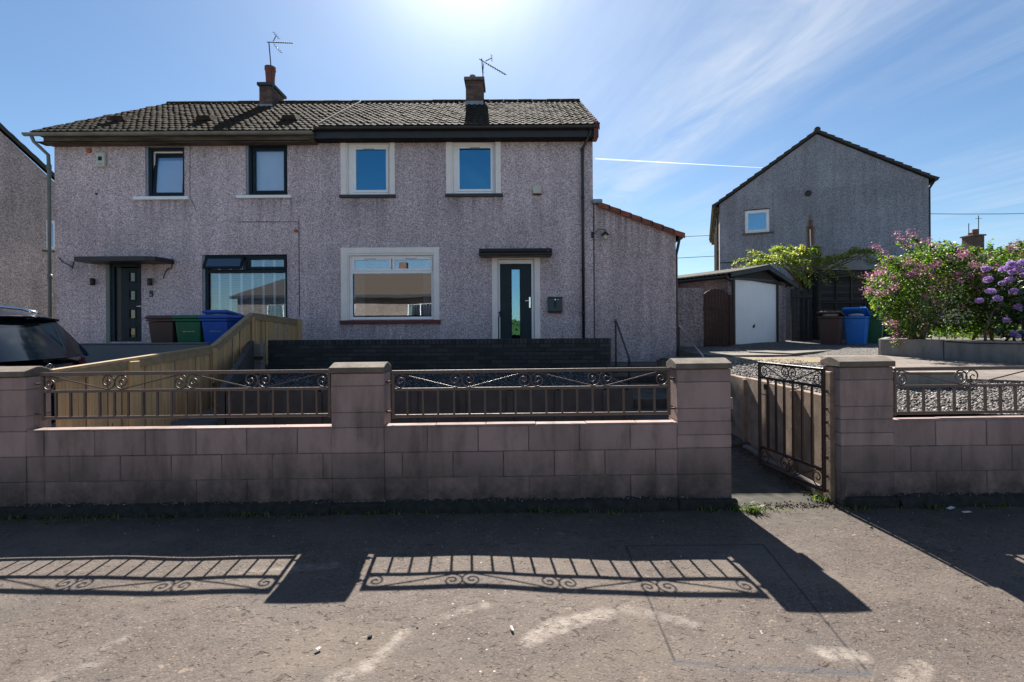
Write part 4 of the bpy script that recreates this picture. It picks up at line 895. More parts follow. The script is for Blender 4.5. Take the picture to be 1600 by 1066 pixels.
# left-hand house
hl = thing('house', 'left half of the pebbledashed pair of houses, dark window frames and mossy hipped roof', 'house', (XL, YF, GZ), 'pebbledashed houses')
W1 = rect(227, 288, 229, 308); W2 = rect(384, 449, 225, 305.5); W6 = rect(316, 449, 398, 506); D2 = rect(171, 221, 411, 534)
m = MB(); holed_wall(m, XL, XD, GZ, 6.42, [W1, W2, W6, D2], .13, Matrix.Translation((0, YF, 0)))
XL2 = XL
m.add([(XL, YF, GZ), (XL, YB, GZ), (XL, YB, 6.42), (XL, YF, 6.42)], [(0, 1, 2, 3)]); m.add([(XD - .01, YF, GZ), (XD - .01, YB, GZ), (XD - .01, YB, 6.42), (XD - .01, RY, 8.6), (XD - .01, YF, 6.42)], [(0, 1, 2, 3, 4)]); m.add([(XD, YB, GZ), (XL, YB, GZ), (XL, YB, 6.42), (XD, YB, 6.42)], [(0, 1, 2, 3)])
m.build('wall', M_['harl_left'], hl)
m = MB()
for z in (1.0, 3.75, 6.36): m.box(XL + .02, XD - .03, YF + .14, YB - .02, z, z + .06)
m.box(XL + .02, XD - .03, YF + 3.4, YF + 3.5, 1.1, 6.3); m.build('room_partition', M_['room'], hl)
an = M_['anthracite']
def left_win(wr, sillpx, cells, tilt=False, reveal=True):
    x0, x1, z0, z1 = wr; r2 = (x0 + .06, x1 - .01, z0 + .01, z1 - .02)
    w_ = window(hl, r2, YF + .05, an, cells, t=.065, glass='glass_mid')
    if reveal: MB().bbox(x0 + .001, x0 + .055, YF + .02, YF + .12, z0 + .01, z1 - .01, .003).build('reveal_strip', M_['lead'], w_)
    if sillpx: s = rect(*sillpx); MB().bbox(s[0], s[1], YF - .08, YF + .10, s[2], s[3], .006).build('sill', M_['upvc'], w_)
    return w_, r2
wA, r2 = left_win(W1, (211, 297, 308, 313), [])
# the tilted-in sash
x0, x1, z0, z1 = r2; x0 += .07; x1 -= .03; z0 += .06; z1 -= .11; XS = x1
Ms = Matrix.Translation((XS, YF + .06, z0)) @ Matrix.Rotation(R(-4.5), 4, 'X') @ Matrix.Shear('XY', 4, (0, 0)); x0 -= XS; x1 = 0
f = MB(); frame(f, x0 + .0, x1, 0, z1 - z0, 0, .05, .065, Ms); sa = f.build('sash', an, wA)
# fix pivot in x: rotate about the sash's own left corner
MB().box(x0 + .06, x1 - .06, .02, .032, .06, z1 - z0 - .06, Ms).build('pane', M_['glass_mid'], wA)
MB().box(r2[0] + .07, r2[1] - .06, YF + .42, YF + .43, r2[2] + .06, r2[3] - .06).build('curtain', M_['curtain'], wA)
MB().box(x0 + .06, x1 - .06, .045, .05, .06, z1 - z0 - .16, Ms).build('blind', M_['blind'], wA)
mb = MB(); mb.box(r2[0] + .066, r2[1] - .066, YF + .121, YF + .17, r2[3] - .10, r2[3] - .066); mb.box(r2[0] + .066, r2[0] + .10, YF + .121, YF + .17, r2[2] + .066, r2[3] - .101); mb.build('inner_frame', M_['band'], wA)
wB, r2 = left_win(W2, (371, 456.5, 306, 310.5), [(.10, .96, .05, .94, 'sash')])
MB().box(r2[0] + .14, r2[1] - .10, YF + .16, YF + .17, r2[2] + .12, r2[3] - .12).build('blind', M_['blind'], wB)
wC, r2 = left_win(W6, None, [(.515, .985, .80, .975, 'sash'), (.05, .96, .02, .755, 'fixed')])
x0, x1, z0, z1 = r2; Wd, Hd = x1 - x0, z1 - z0
mb = MB(); mb.bbox(x0 + .066, x1 - .066, YF + .045, YF + .119, z0 + Hd * .745, z0 + Hd * .795, .004); mb.bbox(x0 + Wd * .49, x0 + Wd * .513, YF + .045, YF + .119, z0 + Hd * .796, z1 - .066, .004); mb.build('transom', an, wC)
Mo = Matrix.Translation((0, YF + .03, z1 - .03)) @ Matrix.Rotation(R(-24), 4, 'X'); f = MB(); frame(f, x0 + .02, x0 + Wd * .48, -Hd * .20, 0, -.03, .02, .055, Mo); f.build('sash', an, wC)
MB().box(x0 + .07, x0 + Wd * .48 - .05, -.01, .008, -Hd * .20 + .05, -.05, Mo).build('pane', M_['glass'], wC)
bl = MB(); sl2 = MB(); n = 7
for i in range(n):
    x = x0 + Wd * (.13 + i * .135); bl.box(x, x + .055, YF + .13, YF + .14, z0 + .03, z1 - .06)
z = z0 + .03
while z < z1 - .08:
    sl2.add([(x0 + .07, YF + .145, z), (x1 - .07, YF + .145, z), (x1 - .07, YF + .165, z + .034), (x0 + .07, YF + .165, z + .034)], [(0, 1, 2, 3)]); z += .045
bl.build('blind', M_['blind'], wC)
sl2.build('slat', M_['slat'], wC)
# left door
x0, x1, z0, z1 = D2; z0 = 1.30
f = MB(); frame(f, x0 + .02, x1 - .005, z0 - .03, z1 - .01, YF + .03, YF + .11, .085); fr_ = None
dl = MB(); a, b, c_, d_ = x0 + .24, x1 - .045, z0 + .03, z1 - .12; sq = []
sx0, sx1 = WP(199, 470, YF).x, WP(207.5, 470, YF).x
rows = [(426, 439), (454.5, 468), (484, 497), (513.5, 527)]
zr_ = [c_] + [v for py1, py0 in reversed([(WP(203, p1, YF).z, WP(203, p0, YF).z) for p0, p1 in rows]) for v in (py1, py0)] + [d_]
dl.bbox(a, sx0, YF + .07, YF + .11, c_, d_, .004); dl.bbox(sx1, b, YF + .07, YF + .11, c_, d_, .004)
for i in range(0, len(zr_) - 1, 2): dl.bbox(sx0 + .0005, sx1 - .0005, YF + .07, YF + .11, zr_[i], zr_[i + 1], .004)
ld = dl.build('door', M_['anthracite'], hl); f.build('door_frame', M_['anthracite'], ld)
MB().box(x0 + .106, a - .004, YF + .075, YF + .11, z0 + .06, z1 - .1).build('side_panel', M_['black'], ld)
for i in range(1, len(zr_) - 2, 2):
    MB().box(sx0 - .01, sx1 + .01, YF + .09, YF + .1, zr_[i] - .01, zr_[i + 1] + .01).build('pane', M_['glass_dim'], ld)
    f = MB(); frame(f, sx0 - .035, sx1 + .035, zr_[i] - .035, zr_[i + 1] + .035, YF + .058, YF + .069, .032, b=.003); f.build('glazing_bead', M_['anthracite'], ld)
hd = WP(218, 478.5, YF); m = MB(); m.tube([(hd.x + .02, YF + .06, hd.z), (hd.x + .02, YF + .03, hd.z), (hd.x - .09, YF + .03, hd.z)], .008, 8); m.build('handle', M_['chrome'], ld)
th = rect(192, 213, 532.5, 535.5); MB().bbox(th[0] - .3, th[1] + .15, YF - .06, YF + .1, 1.262, 1.30, .004).build('threshold', M_['metal'], ld)
s = rect(165.5, 171.5, 413, 534); MB().bbox(s[0], s[1], YF - .006, YF + .05, 1.27, s[3], .003).build('reveal_strip', M_['pipe_pale'], ld)
c = rect(113, 240, 403, 411); m = MB(); cz0, cz1 = c[2] - .0, c[2] + .11
y1_ = 11.55; sc_ = y1_ / YF
xa, xb = WP(112, 404, y1_).x, WP(243, 404, y1_).x; zt = WP(170, 400.5, y1_).z
pl_ = [(xa, YF), (xa, y1_ + .06), (xa + .05, y1_), (xb - .25, y1_), (xb - .07, y1_ + .08), (xb, y1_ + .3), (xb, YF)]
m.prism([(x, y, zt - .11) for x, y in pl_], (0, 0, .11)); m.build('door_canopy', M_['cap'], hl, bevel=.01)
[o for o in hl.children if o.name.startswith('door_canopy')][0].data.materials[0] = M_['fascia']
# gutter, soffit, pipe on the left house
m = MB(); m.bbox(XL - .04, XD + .08, 11.95, YF - .002, 6.28, 6.48, .006); m.build('soffit_board', M_['worn'], hl)
m = MB(); m.prism([(XL - .42, y - .01, z - .10) for y, z in pr], (XD + .12 - XL + .40, 0, 0)); m.build('gutter', M_['gutter_pale'], hl)
xp = HX(84, 300); m = MB(); m.tube([(XL - .24, 11.86, 6.42), (XL - .22, 11.9, 6.30), (XL - .08, YF - .08, 6.05), (XL - .06, YF - .08, 5.7), (XL - .06, YF - .08, 1.0)], .040, 10)
for z in (5.75, 3.0, 1.9): m.lathe([(.050, -.06), (.050, .06)], (XL - .06, YF - .08, z), 10)
m.build('downpipe', M_['pipe_pale'], hl, smooth=True)
m = MB(); XA = -10.85; tiled_slope(m, -11.80, XA, -4.78, -4.78, EY, ELZ, RY, RZ, amp=.026, lip=.028)
m.build('roof_tiles', M_['tile_left'], hl)
m = MB(); roof_face(m, [(-11.80, EY, ELZ - .01), (-4.78, EY, ELZ - .01), (-4.78, RY, RZ - .01), (XA, RY, RZ - .01)]); roof_face(m, [(XA, RY, RZ), (-4.78, RY, RZ), (-4.78, 18.8, 6.5), (-11.80, 18.8, 6.5)]); roof_face(m, [(-11.80, EY, ELZ - .01), (XA, RY, RZ - .01), (-11.80, 18.8, 6.5)])
roof_face(m, [(XL - .2, EY + .03, 6.30), (XD, EY + .03, 6.30), (XD, YF, 6.30), (XL - .2, YF, 6.30)])
rl = m.build('roof', M_['tile_left'], hl); ridge_tiles(rl, XA, -4.78, M_['tile_left'])
for (px, py) in ((193, 192), (326, 189), (457, 187)):
    y = 11.85 + 1.55 ; p = WP(px, py, 13.0); s_ = (p.y - EY) / (RY - EY); z = ELZ + (RZ - ELZ) * s_
    m = MB(); m.prism([(p.x - .20, 12.75, z - .10), (p.x - .16, 12.75, z + .03), (p.x + .16, 12.75, z + .03), (p.x + .22, 12.75, z - .10)], (0, .34, .13)); m.build('vent_tile', M_['tile_left'], rl)
x0_, x1_ = WP(405, 150, 14.8).x, WP(425, 150, 14.8).x; zt_ = WP(420, 128, 14.75).z
ch2 = chimney(rl, x0_, x1_, 14.8, 15.6, WP(415, 170, 14.8).z, zt_, 'red')
m = MB(); px0 = WP(422.5, 126, 15.05).x; m.lathe([(.125, 0), (.135, .3), (.15, .48), (.165, .5), (.165, .6), (.13, .6), (.12, .4)], (px0 + .0, 15.05, zt_), 18, None); m.build('chimney_pot', M_['pot'], ch2, smooth=False)

# ------------------------------------------------------------------ fittings on the two fronts
def at(px, py, Y=YF): return WP(px, py, Y)
def alarm(px0, px1, py0, py1, mat, label, cat, name, extra):
    r = rect(px0, px1, py0, py1); t = thing(name, label, cat, (r[0], YF, r[2])); MB().bbox(r[0], r[1], YF - .075, YF + .004, r[2], r[3], .014).build('housing', M_[mat], t); extra(t, r); return t
def ex1(t, r):
    w_ = r[1] - r[0]; MB().bbox(r[0] + .3 * w_, r[1] - .28 * w_, YF - .082, YF - .0755, r[2] + .42 * (r[3] - r[2]), r[3] - .3 * (r[3] - r[2]), .003).build('panel', M_['anthracite'], t)
    MB().bbox(r[0] + .28 * w_, r[1] - .25 * w_, YF - .08, YF - .0755, r[2] + .14 * (r[3] - r[2]), r[2] + .22 * (r[3] - r[2]), .002).build('label_strip', M_['metal'], t)
alarm(153, 167, 239.5, 262, 'cream', 'cream burglar alarm box high on the left house near its corner', 'alarm box', 'alarm_box', ex1)
def ex2(t, r): MB().bbox(r[0] - .004, r[1] + .004, YF - .08, YF + .004, r[2] - .03, r[2] - .001, .008).build('strobe_base', M_['sill_red'], t)
alarm(832.5, 845.5, 290.5, 303.5, 'cream', 'weathered alarm box with red base on the right house below the upper window', 'alarm box', 'alarm_box', ex2)
p = at(140, 236); o = MB(); o.lathe([(.06, -.02), (.065, .02), (.045, .05)], (0, 0, 0), 14, Matrix.Translation((p.x, YF - .01, p.z)) @ Matrix.Rotation(R(90), 4, 'X')); tag(o.build('vent_cap', M_['orange']), 'round orange flue cap high on the left house', 'vent')
p = at(463, 361); o = MB(); o.bbox(p.x - .045, p.x + .045, YF - .06, YF + .003, p.z - .03, p.z + .035, .015); tag(o.build('vent_cap', M_['orange']), 'small orange box on the cable between the two houses', 'vent')
p = at(151, 303); o = MB(); o.lathe([(.03, 0), (.03, .012)], (0, 0, 0), 12, Matrix.Translation((p.x, YF, p.z)) @ Matrix.Rotation(R(90), 4, 'X')); tag(o.build('wall_plug', M_['black']), 'small dark hole in the left house wall below the alarm box', 'hole')
c_ = MB(); c_.tube([(at(372, 347).x, YF - .008, at(372, 347).z), (at(467, 346.6).x, YF - .008, at(467, 346.6).z), (at(468, 490).x, YF - .008, at(468, 495).z)], .009, 5); tag(c_.build('wall_cable', M_['aerial']), 'thin dark cable bent down the wall where the two houses meet', 'cable')
c_ = MB(); c_.tube([(at(297, 226).x, YF - .006, at(297, 226).z), (at(297, 308).x, YF - .006, at(297, 308).z), (at(307, 330).x, YF - .006, at(307, 330).z)], .005, 5); tag(c_.build('wall_cable', M_['aerial']), 'thin cable running down beside the open upper window', 'cable')
def loose_cable(pts, label):
    m = MB(); m.tube([(at(*q).x, YF - .015 - .02 * (i % 2), at(*q).z) for i, q in enumerate(pts)], .011, 6); return tag(m.build('wall_cable', M_['black'], smooth=True), label, 'cable')
loose_cable([(270, 404), (270, 412), (269, 419), (263, 421), (259, 425), (256.5, 436)], 'short loose black cable dangling right of the dark four pane door')
loose_cable([(93, 403), (100, 410), (112, 416), (115, 420), (116, 409)], 'loose black cable under the left end of the concrete canopy')
def spot(px, label):
    r = rect(px - 5, px + 5, 435.5, 446); t = thing('wall_light', label, 'wall light', (r[0], YF, r[2]), 'lights either side of the dark door')
    MB().bbox(r[0], r[1] - .05, YF - .03, YF + .002, r[2], r[3], .004).build('backplate', M_['black'], t)
    m = MB(); m.lathe([(.035, -.085), (.04, -.08), (.04, .08), (.035, .085)], (r[1] - .045, YF - .09, (r[2] + r[3]) / 2), 14); m.build('lamp_body', M_['black'], t, smooth=True)
spot(146.5, 'black up and down wall light left of the dark four pane door'); spot(236, 'black up and down wall light right of the dark four pane door')
t = thing('doorbell', 'small dark doorbell box below the right black wall light', 'doorbell', (at(237, 459).x, YF, at(237, 459).z)); r = rect(234.5, 239.3, 454, 464); MB().bbox(r[0], r[1], YF - .03, YF + .002, r[2], r[3], .006).build('housing', M_['black'], t); MB().bbox(r[0] + .02, r[1] - .02, YF - .035, YF - .0305, r[2] + .03, r[2] + .06, .002).build('button', M_['metal'], t)
t = thing('letterbox', 'slate blue metal letterbox on the wall right of the front door', 'letterbox', (at(866, 476).x, YF, at(866, 476).z)); r = rect(855.8, 878, 464.4, 489)
MB().bbox(r[0], r[1], YF - .11, YF + .002, r[2] + .03, r[3] - .03, .008).build('body', M_['box_blue'], t); MB().bbox(r[0] - .008, r[1] + .008, YF - .13, YF + .002, r[3] - .0295, r[3], .006).build('lid', M_['box_blue'], t); MB().bbox(r[0] + .003, r[1] - .003, YF - .115, YF, r[2], r[2] + .029, .01).build('base', M_['black'], t)
MB().lathe([(.012, 0), (.012, .01)], (0, 0, 0), 10, Matrix.Translation(((r[0] + r[1]) / 2, YF - .11, r[3] - .07)) @ Matrix.Rotation(R(90), 4, 'X')).build('lock', M_['chrome'], t); MB().bbox((r[0] + r[1]) / 2 - .03, (r[0] + r[1]) / 2 + .03, YF - .113, YF - .1105, r[2] + .12, r[2] + .3, .001).build('name_panel', M_['door_blue'], t)
MB().box((r[0] + r[1]) / 2 + .04, (r[0] + r[1]) / 2 + .09, YF - .112, YF - .1105, r[3] - .075, r[3] - .06).build('slot_mark', M_['metal'], t)
# swan-neck lamp on the extension
pb0 = at(925.5, 366); t = thing('wall_lamp', 'black swan neck lantern with glass globe on the wall beside the red tiled extension', 'wall lamp', (pb0.x, YF, pb0.z)); m = MB()
m.bbox(pb0.x - .03, pb0.x + .03, YF - .02, YF, pb0.z - .10, pb0.z + .06, .006); pts = []
for i in range(13):
    a_ = math.pi * i / 12; pts.append((at(938, 363).x - .105 * math.cos(a_), YF - .09, at(938, 363).z + .06 * math.sin(a_)))
m.tube([(pb0.x, YF - .01, pb0.z), (pb0.x + .04, YF - .09, pb0.z + .0)] + pts, .009, 8); m.build('bracket', M_['black'], t, smooth=True)
lx, lz = pts[-1][0], pts[-1][2]
m = MB(); m.lathe([(.02, .03), (.05, .0), (.10, -.045), (.10, -.055), (.05, -.05)], (lx, YF - .09, lz - .03), 18); m.build('shade', M_['black'], t, smooth=True)
m = MB(); m.lathe([(.045, -.05), (.052, -.09), (.046, -.14), (.025, -.165), (.008, -.17)], (lx, YF - .09, lz - .03), 16); m.build('globe', M_['cream'], t, smooth=True)
# grab rail at the front door
m = MB(); a_, b_ = at(783, 487, YF - .08), at(779, 530, YF - .4); m.tube([(a_.x - .06, YF - .0, a_.z - .04), (a_.x - .02, YF - .06, a_.z), (a_.x, YF - .14, a_.z - .02), (b_.x, YF - .22, a_.z - .15), (b_.x, YF - .25, .96)], .017, 8); tag(m.build('grab_rail', M_['black'], smooth=True), 'bent black grab rail at the left side of the front door frame', 'handrail')
# handrails at the steps
def handrail(ptop, Yt, pbot, Yb, gz, gz2, label, extra=None):
    a_, b_ = WP(*ptop, Yt), WP(*pbot, Yb); m = MB(); t = thing('handrail', label, 'handrail', (a_.x, Yt, gz), 'handrails by the steps')
    MB().tube([(a_.x, Yt, gz), (a_.x, Yt, a_.z - .04)], .02, 8).build('post', M_['black'], t); MB().tube([(b_.x, Yb, gz2), (b_.x, Yb, b_.z - .02)], .02, 8).build('post', M_['black'], t)
    MB().tube([(a_.x - .02, Yt + .05, a_.z - .05), (a_.x, Yt, a_.z), (b_.x, Yb, b_.z), (b_.x, Yb - .06, b_.z - .08)], .02, 8).build('rail', M_['metal'] if extra else M_['black'], t)
handrail((962, 500), 10.9, (983, 560), 9.0, .6, .44, 'black metal handrail descending the steps by the end of the black brick wall')
handrail((1061, 509), 10.9, (1098, 556), 8.7, .6, .44, 'grey topped metal handrail in front of the harled side wall', True)

# ------------------------------------------------------------------ television aerials
def aerial(base, ztop, boom_a, boom_b, label, refl_at=.16, elem=9, el=.10):
    t = thing('tv_aerial', label, 'aerial', tuple(base), 'television aerials'); top = Vector((boom_a.x + (boom_b.x - boom_a.x) * .09, base.y, ztop))
    MB().tube([tuple(base), (top.x, base.y, top.z)], .016, 8).build('mast', M_['aerial'], t); MB().tube([boom_a, boom_b], .013, 6).build('boom', M_['aerial'], t)
    d = (boom_b - boom_a); m = MB(); up = Vector((-d.z, 0, d.x)).normalized(); fw = Vector((0, 1, 0))
    dirn = (up * .65 + fw * .75).normalized()
    for i in range(elem):
        p = boom_a + d * (.3 + .68 * i / (elem - 1)); m.tube([p - dirn * el, p + dirn * el], .008, 5)
    m.build('element', M_['aerial'], t)
    m = MB(); p = boom_a + d * refl_at
    for s_ in (-1, 1):
        q1 = p + up * .04 * s_; q2 = p + up * .22 * s_ + d.normalized() * .11
        for k in (-.16, -.05, .05, .16): m.tube([q2 + fw * k - d.normalized() * .05, q2 + fw * k + d.normalized() * .05], .004, 4)
        m.tube([q1, q2], .012, 6); m.tube([q2 - fw * .18, q2 + fw * .18], .006, 5)
    m.build('reflector', M_['aerial'], t); return t
Ya = 14.74
aerial(WP(426.5, 142, Ya), WP(421, 66, Ya).z, WP(417, 66, Ya), WP(458, 67.5, Ya + .25), 'television aerial on a tall mast above the red chimney pot', .25)
aerial(WP(755.5, 130, Ya), WP(752, 92, Ya).z, WP(749, 92.5, Ya), WP(790.5, 117, Ya - .25), 'television aerial with drooping boom on the right hand brick chimney', .2, 9, .11)
m = MB(); m.bbox(WP(755.5, 150, 15.0).x, WP(757, 150, 15.0).x + .01, 14.95, 15.0, WP(756, 158, 15).z, WP(756, 140, 15).z, .002); 

# ------------------------------------------------------------------ neighbouring gable houses
def gable_house(name, label, A, dirx, width, z0, zeL, zeR, zr, depth, mat, win, tiles='tile_dark', over=.12):
    """gable wall from corner A along unit dirx; house runs back from it"""
    t = thing(name, label, 'house', (A.x, A.y, z0), 'pebbledashed houses'); dx = Vector((dirx[0], dirx[1], 0)).normalized(); back = Vector((-dx.y, dx.x, 0))
    Mh = Matrix(((dx.x, back.x, 0, A.x), (dx.y, back.y, 0, A.y), (0, 0, 1, 0), (0, 0, 0, 1)))
    m = MB(); ze = min(zeL, zeR); ze0 = ze; holes = [w_[:4] for w_ in win]
    holed_wall(m, 0, width, z0, ze, holes, .09, Mh)
    m.add([Mh @ Vector(p) for p in ((0, 0, ze), (width, 0, ze), (width, 0, zeR + .0001), (width / 2, 0, zr), (0, 0, zeL + .0001))], [(0, 1, 2, 3, 4)])
    m.add([Mh @ Vector(p) for p in ((0, 0, z0), (0, depth, z0), (0, depth, zeL), (0, 0, zeL), (width, 0, z0), (width, depth, z0), (width, depth, zeR), (width, 0, zeR), (width / 2, depth, zr))], [(0, 1, 2, 3), (4, 5, 6, 7), (1, 5, 6, 8, 2)])
    m.build('wall', mat, t)
    m = MB(); th = .095; o = over; L = []
    for (xa, za, xb, zb) in ((-.22, zeL - .12, width / 2, zr + .03), (width / 2, zr + .03, width + .22, zeR - .12)):
        n = 14
        for i in range(n):
            a0 = Vector((xa + (xb - xa) * i / n, za + (zb - za) * i / n)); a1 = Vector((xa + (xb - xa) * (i + 1) / n, za + (zb - za) * (i + 1) / n)); nrm = Vector((-(zb - za), xb - xa)).normalized(); up = xa < width / 4
            k0, k1 = (.035, .0) if up else (.0, .035)
            q_ = [(a0.x, a0.y + .02), (a1.x, a1.y + .02), (a1.x + nrm.x * (th + k1), a1.y + nrm.y * (th + k1)), (a0.x + nrm.x * (th + k0), a0.y + nrm.y * (th + k0))]
            m.prism([Mh @ Vector((x, -o, z)) for x, z in q_], back * (depth + o))
    rf_ = m.build('roof', M_[tiles], t); m = MB(); m.tube([Mh @ Vector((width / 2, -o - .03, zr + .13)), Mh @ Vector((width / 2, depth, zr + .13))], .11, 10); m.build('ridge_tile', M_[tiles], rf_)
    for (a, b, c, d, white) in win:
        w_ = window(t, (a, b, c, d), .015, M_['upvc'], [(.06, .94, .06, .93, 'sash')], t=.06, glass='glass_up', M=Mh)
        MB().bbox(a - .1, b + .14, -.07, .03, c - .07, c - .005, .005, Mh).build('sill', M_['cap'], w_)
        MB().bbox(a - .02, b + .02, -.012, .004, d + .002, d + .04, .003, Mh).build('lintel_edge', M_['rust'], w_)
        MB().box(a + .02, b - .02, .30, .31, c, d, Mh).build('blind', M_['anthracite'], w_)
    return t, Mh
A = Vector((8.62, 20.0, 0)); dirx = (1, -.392)
gh, Mh = gable_house('house', 'grey pebbledashed gable end with one small white window behind the garage', A, dirx, 6.95, .4, 6.72, 6.95, 9.10, 8.5, M_['harl_grey'], [(.95, 1.83, 5.45, 6.36, 1)])
# eave gutter right, round vent, rusty bracket, string line, downpipes on the side wall
m = MB(); m.tube([Mh @ Vector((7.12, -.2, 6.88)), Mh @ Vector((7.12, 8.5, 6.88))], .06, 8); m.tube([Mh @ Vector((7.10, -.05, 6.85)), Mh @ Vector((7.0, .1, 6.62)), Mh @ Vector((7.0, .1, 1.0))], .04, 8); m.build('gutter', M_['black'], gh)
m = MB(); m.lathe([(.115, -.0), (.12, .03), (.05, .05)], (0, 0, 0), 16, Mh @ Matrix.Translation((3.18, 0, 6.83)) @ Matrix.Rotation(R(90), 4, 'X')); m.build('flue_terminal', M_['black'], gh)
t = NT('rust_stain'); ox2 = t.tc; M_['stain'] = m_plain('rust_run', (0.12, 0.065, 0.035), 0.95, .5, 14)
m = MB(); pr_ = [(3.22, 5.80), (3.32, 5.45), (3.38, 4.9), (3.34, 4.2), (3.14, 4.2), (3.10, 4.9), (3.14, 5.45)]; m.prism([Mh @ Vector((x, -.012, z)) for x, z in pr_], Mh.to_3x3() @ Vector((0, .01, 0))); 
m = MB(); m.tube([Mh @ Vector((3.23, -.04, 5.42)), Mh @ Vector((3.25, -.04, 4.2))], .022, 6); m.build('vent_pipe', M_['band'], gh)
MB().bbox(.0, 1.9, -.02, .005, 4.28, 4.32, .003, Mh).build('string_line', M_['sill_dark'], gh)
m = MB(); m.tube([Mh @ Vector((-.20, -.1, 6.60)), Mh @ Vector((-.20, 8.5, 6.60))], .06, 8); m.bbox(-.16, -.002, 0.02, 8.5, 6.42, 6.62, .005, Mh)
for y_ in (.35, 1.9, 2.6, 4.0): m.tube([Mh @ Vector((-.18, y_, 6.5)), Mh @ Vector((-.07, y_, 6.2)), Mh @ Vector((-.07, y_, 1.0))], .05, 8)
m.build('side_pipes', M_['worn'], gh)
m = MB(); m.add([Mh @ Vector(p) for p in ((-.012, .03, .9), (-.012, .55, .9), (-.012, .55, 6.3), (-.012, .03, 6.3))], [(0, 1, 2, 3)]); 
# left neighbour
e1 = WP(92, 291, 16.0); dxl = Vector((.85, .53, 0)).normalized(); v0 = WP(0, 205, 15.26); pit = (v0.z - e1.z) / 1.37
g2, Mg = gable_house('house', 'beige pebbledashed gable end at the far left edge behind the parked car', Vector((e1.x, 16.0, 0)) - dxl * 7.2, (.85, .53), 7.2, .3, e1.z, e1.z, e1.z + 3.6 * pit, 9, M_['harl_far'], [])
r0, r1 = WP(74.5, 345, 15.95), WP(92, 393, 16.2); xg = Mg.inverted() @ r0, Mg.inverted() @ r1
w_ = window(g2, (xg[0].x, xg[1].x, xg[1].z, xg[0].z), -.02, M_['upvc'], [(.1, .94, .06, .94, 'sash')], t=.06, glass='glass_up', M=Mg); MB().bbox(xg[0].x - .1, xg[1].x, -.08, .0, xg[1].z - .08, xg[1].z - .02, .005, Mg).build('sill', M_['cap'], w_)
# far roof and chimney over the shrubs
fh = thing('house', 'distant brown tiled roof with a chimney just above the pink shrubs', 'house', (34, 40, .4)); z_ = WP(1520, 389, 40).z; x0, x1 = WP(1448, 389, 40).x, WP(1700, 389, 40).x
m = MB(); m.box(x0 + .5, x1 - .5, 37.5, 43.5, .3, z_ - 2.2); m.build('wall', M_['harl_far'], fh)
m = MB(); m.prism([(x0, 36.5, z_ - 2.5), (x0, 40.5, z_), (x0, 44.5, z_ - 2.5)], (x1 - x0, 0, 0)); rr = m.build('roof', M_['tile_brown'], fh)
c0 = WP(1513, 370, 40).x; m = MB(); zz = WP(1520, 370, 40).z; m.bbox(c0, c0 + .95, 39.6, 40.6, z_ - .6, zz, .02); c_ = m.build('chimney', M_['brick'], rr); MB().bbox(c0 - .08, c0 + 1.03, 39.5, 40.7, zz + .002, zz + .12, .01).build('chimney_cap', M_['cap'], c_)
m = MB(); m.lathe([(.19, 0), (.2, .5), (.15, .5)], (c0 + .65, 40.1, zz + .12), 12); m.lathe([(.15, 0), (.15, .2), (.1, .2)], (c0 + .25, 40.1, zz + .12), 12); m.build('chimney_pot', M_['pot'], c_)
t_ = thing('tv_aerial', 'distant twin aerial poles on the far chimney above the shrubs', 'aerial', (c0, 40, zz)); MB().tube([(c0 + .04, 40, zz - .3), (c0 + .04, 40, zz + 1.1)], .03, 6).build('mast', M_['aerial'], t_); MB().tube([(c0 + .85, 40, zz), (c0 + .85, 40, zz + 1.75)], .03, 6).build('mast', M_['aerial'], t_)
MB().tube([(c0 + .6, 40, zz + 1.5), (c0 + 1.1, 40, zz + 1.5)], .02, 4).build('boom', M_['aerial'], t_)
# overhead wires: long sagging cables behind the houses
def wire(a, b, sag, label):
    pts = [a.lerp(b, i / 16) - Vector((0, 0, sag * 4 * (i / 16) * (1 - i / 16))) for i in range(17)]; return tag(MB().tube(pts, .016, 5).build('overhead_wire', M_['aerial']), label, 'wire')
wire(WP(1440, 334, 26), WP(1440, 334, 26) + (WP(1660, 311, 20) - WP(1440, 334, 26)) * 5, .9, 'thin overhead wire right of the grey gable house')
wire(WP(700, 382, 30), WP(1180, 365, 30), .05, 'upper of two thin wires between the red tiled extension and the grey gable')
wire(WP(700, 418, 28), WP(1180, 397, 28), .05, 'lower of two thin wires between the red tiled extension and the grey gable')
# contrail, far off in the sky
ca, cb = WP(930, 248, 4200), WP(1204, 263, 4200)
t = NT('vapour'); em = t.b; t.done((0.9, 0.93, 0.97), 1.0); tr_ = t.n('ShaderNodeBsdfTransparent'); mx_ = t.n('ShaderNodeMixShader'); mx_.inputs[0].default_value = .10; t.l(tr_.outputs[0], mx_.inputs[1])
df = t.n('ShaderNodeBsdfTranslucent'); df.inputs[0].default_value = (.95, .97, 1, 1); t.l(df.outputs[0], mx_.inputs[2]); t.l(mx_.outputs[0], t.out.inputs[0])
pts = [ca.lerp(cb, i / 12) for i in range(13)]; o = MB().tube(pts, [6.5 - .38 * i for i in range(13)], 8).build('contrail', t.m, smooth=True); struct(o, 'structure')
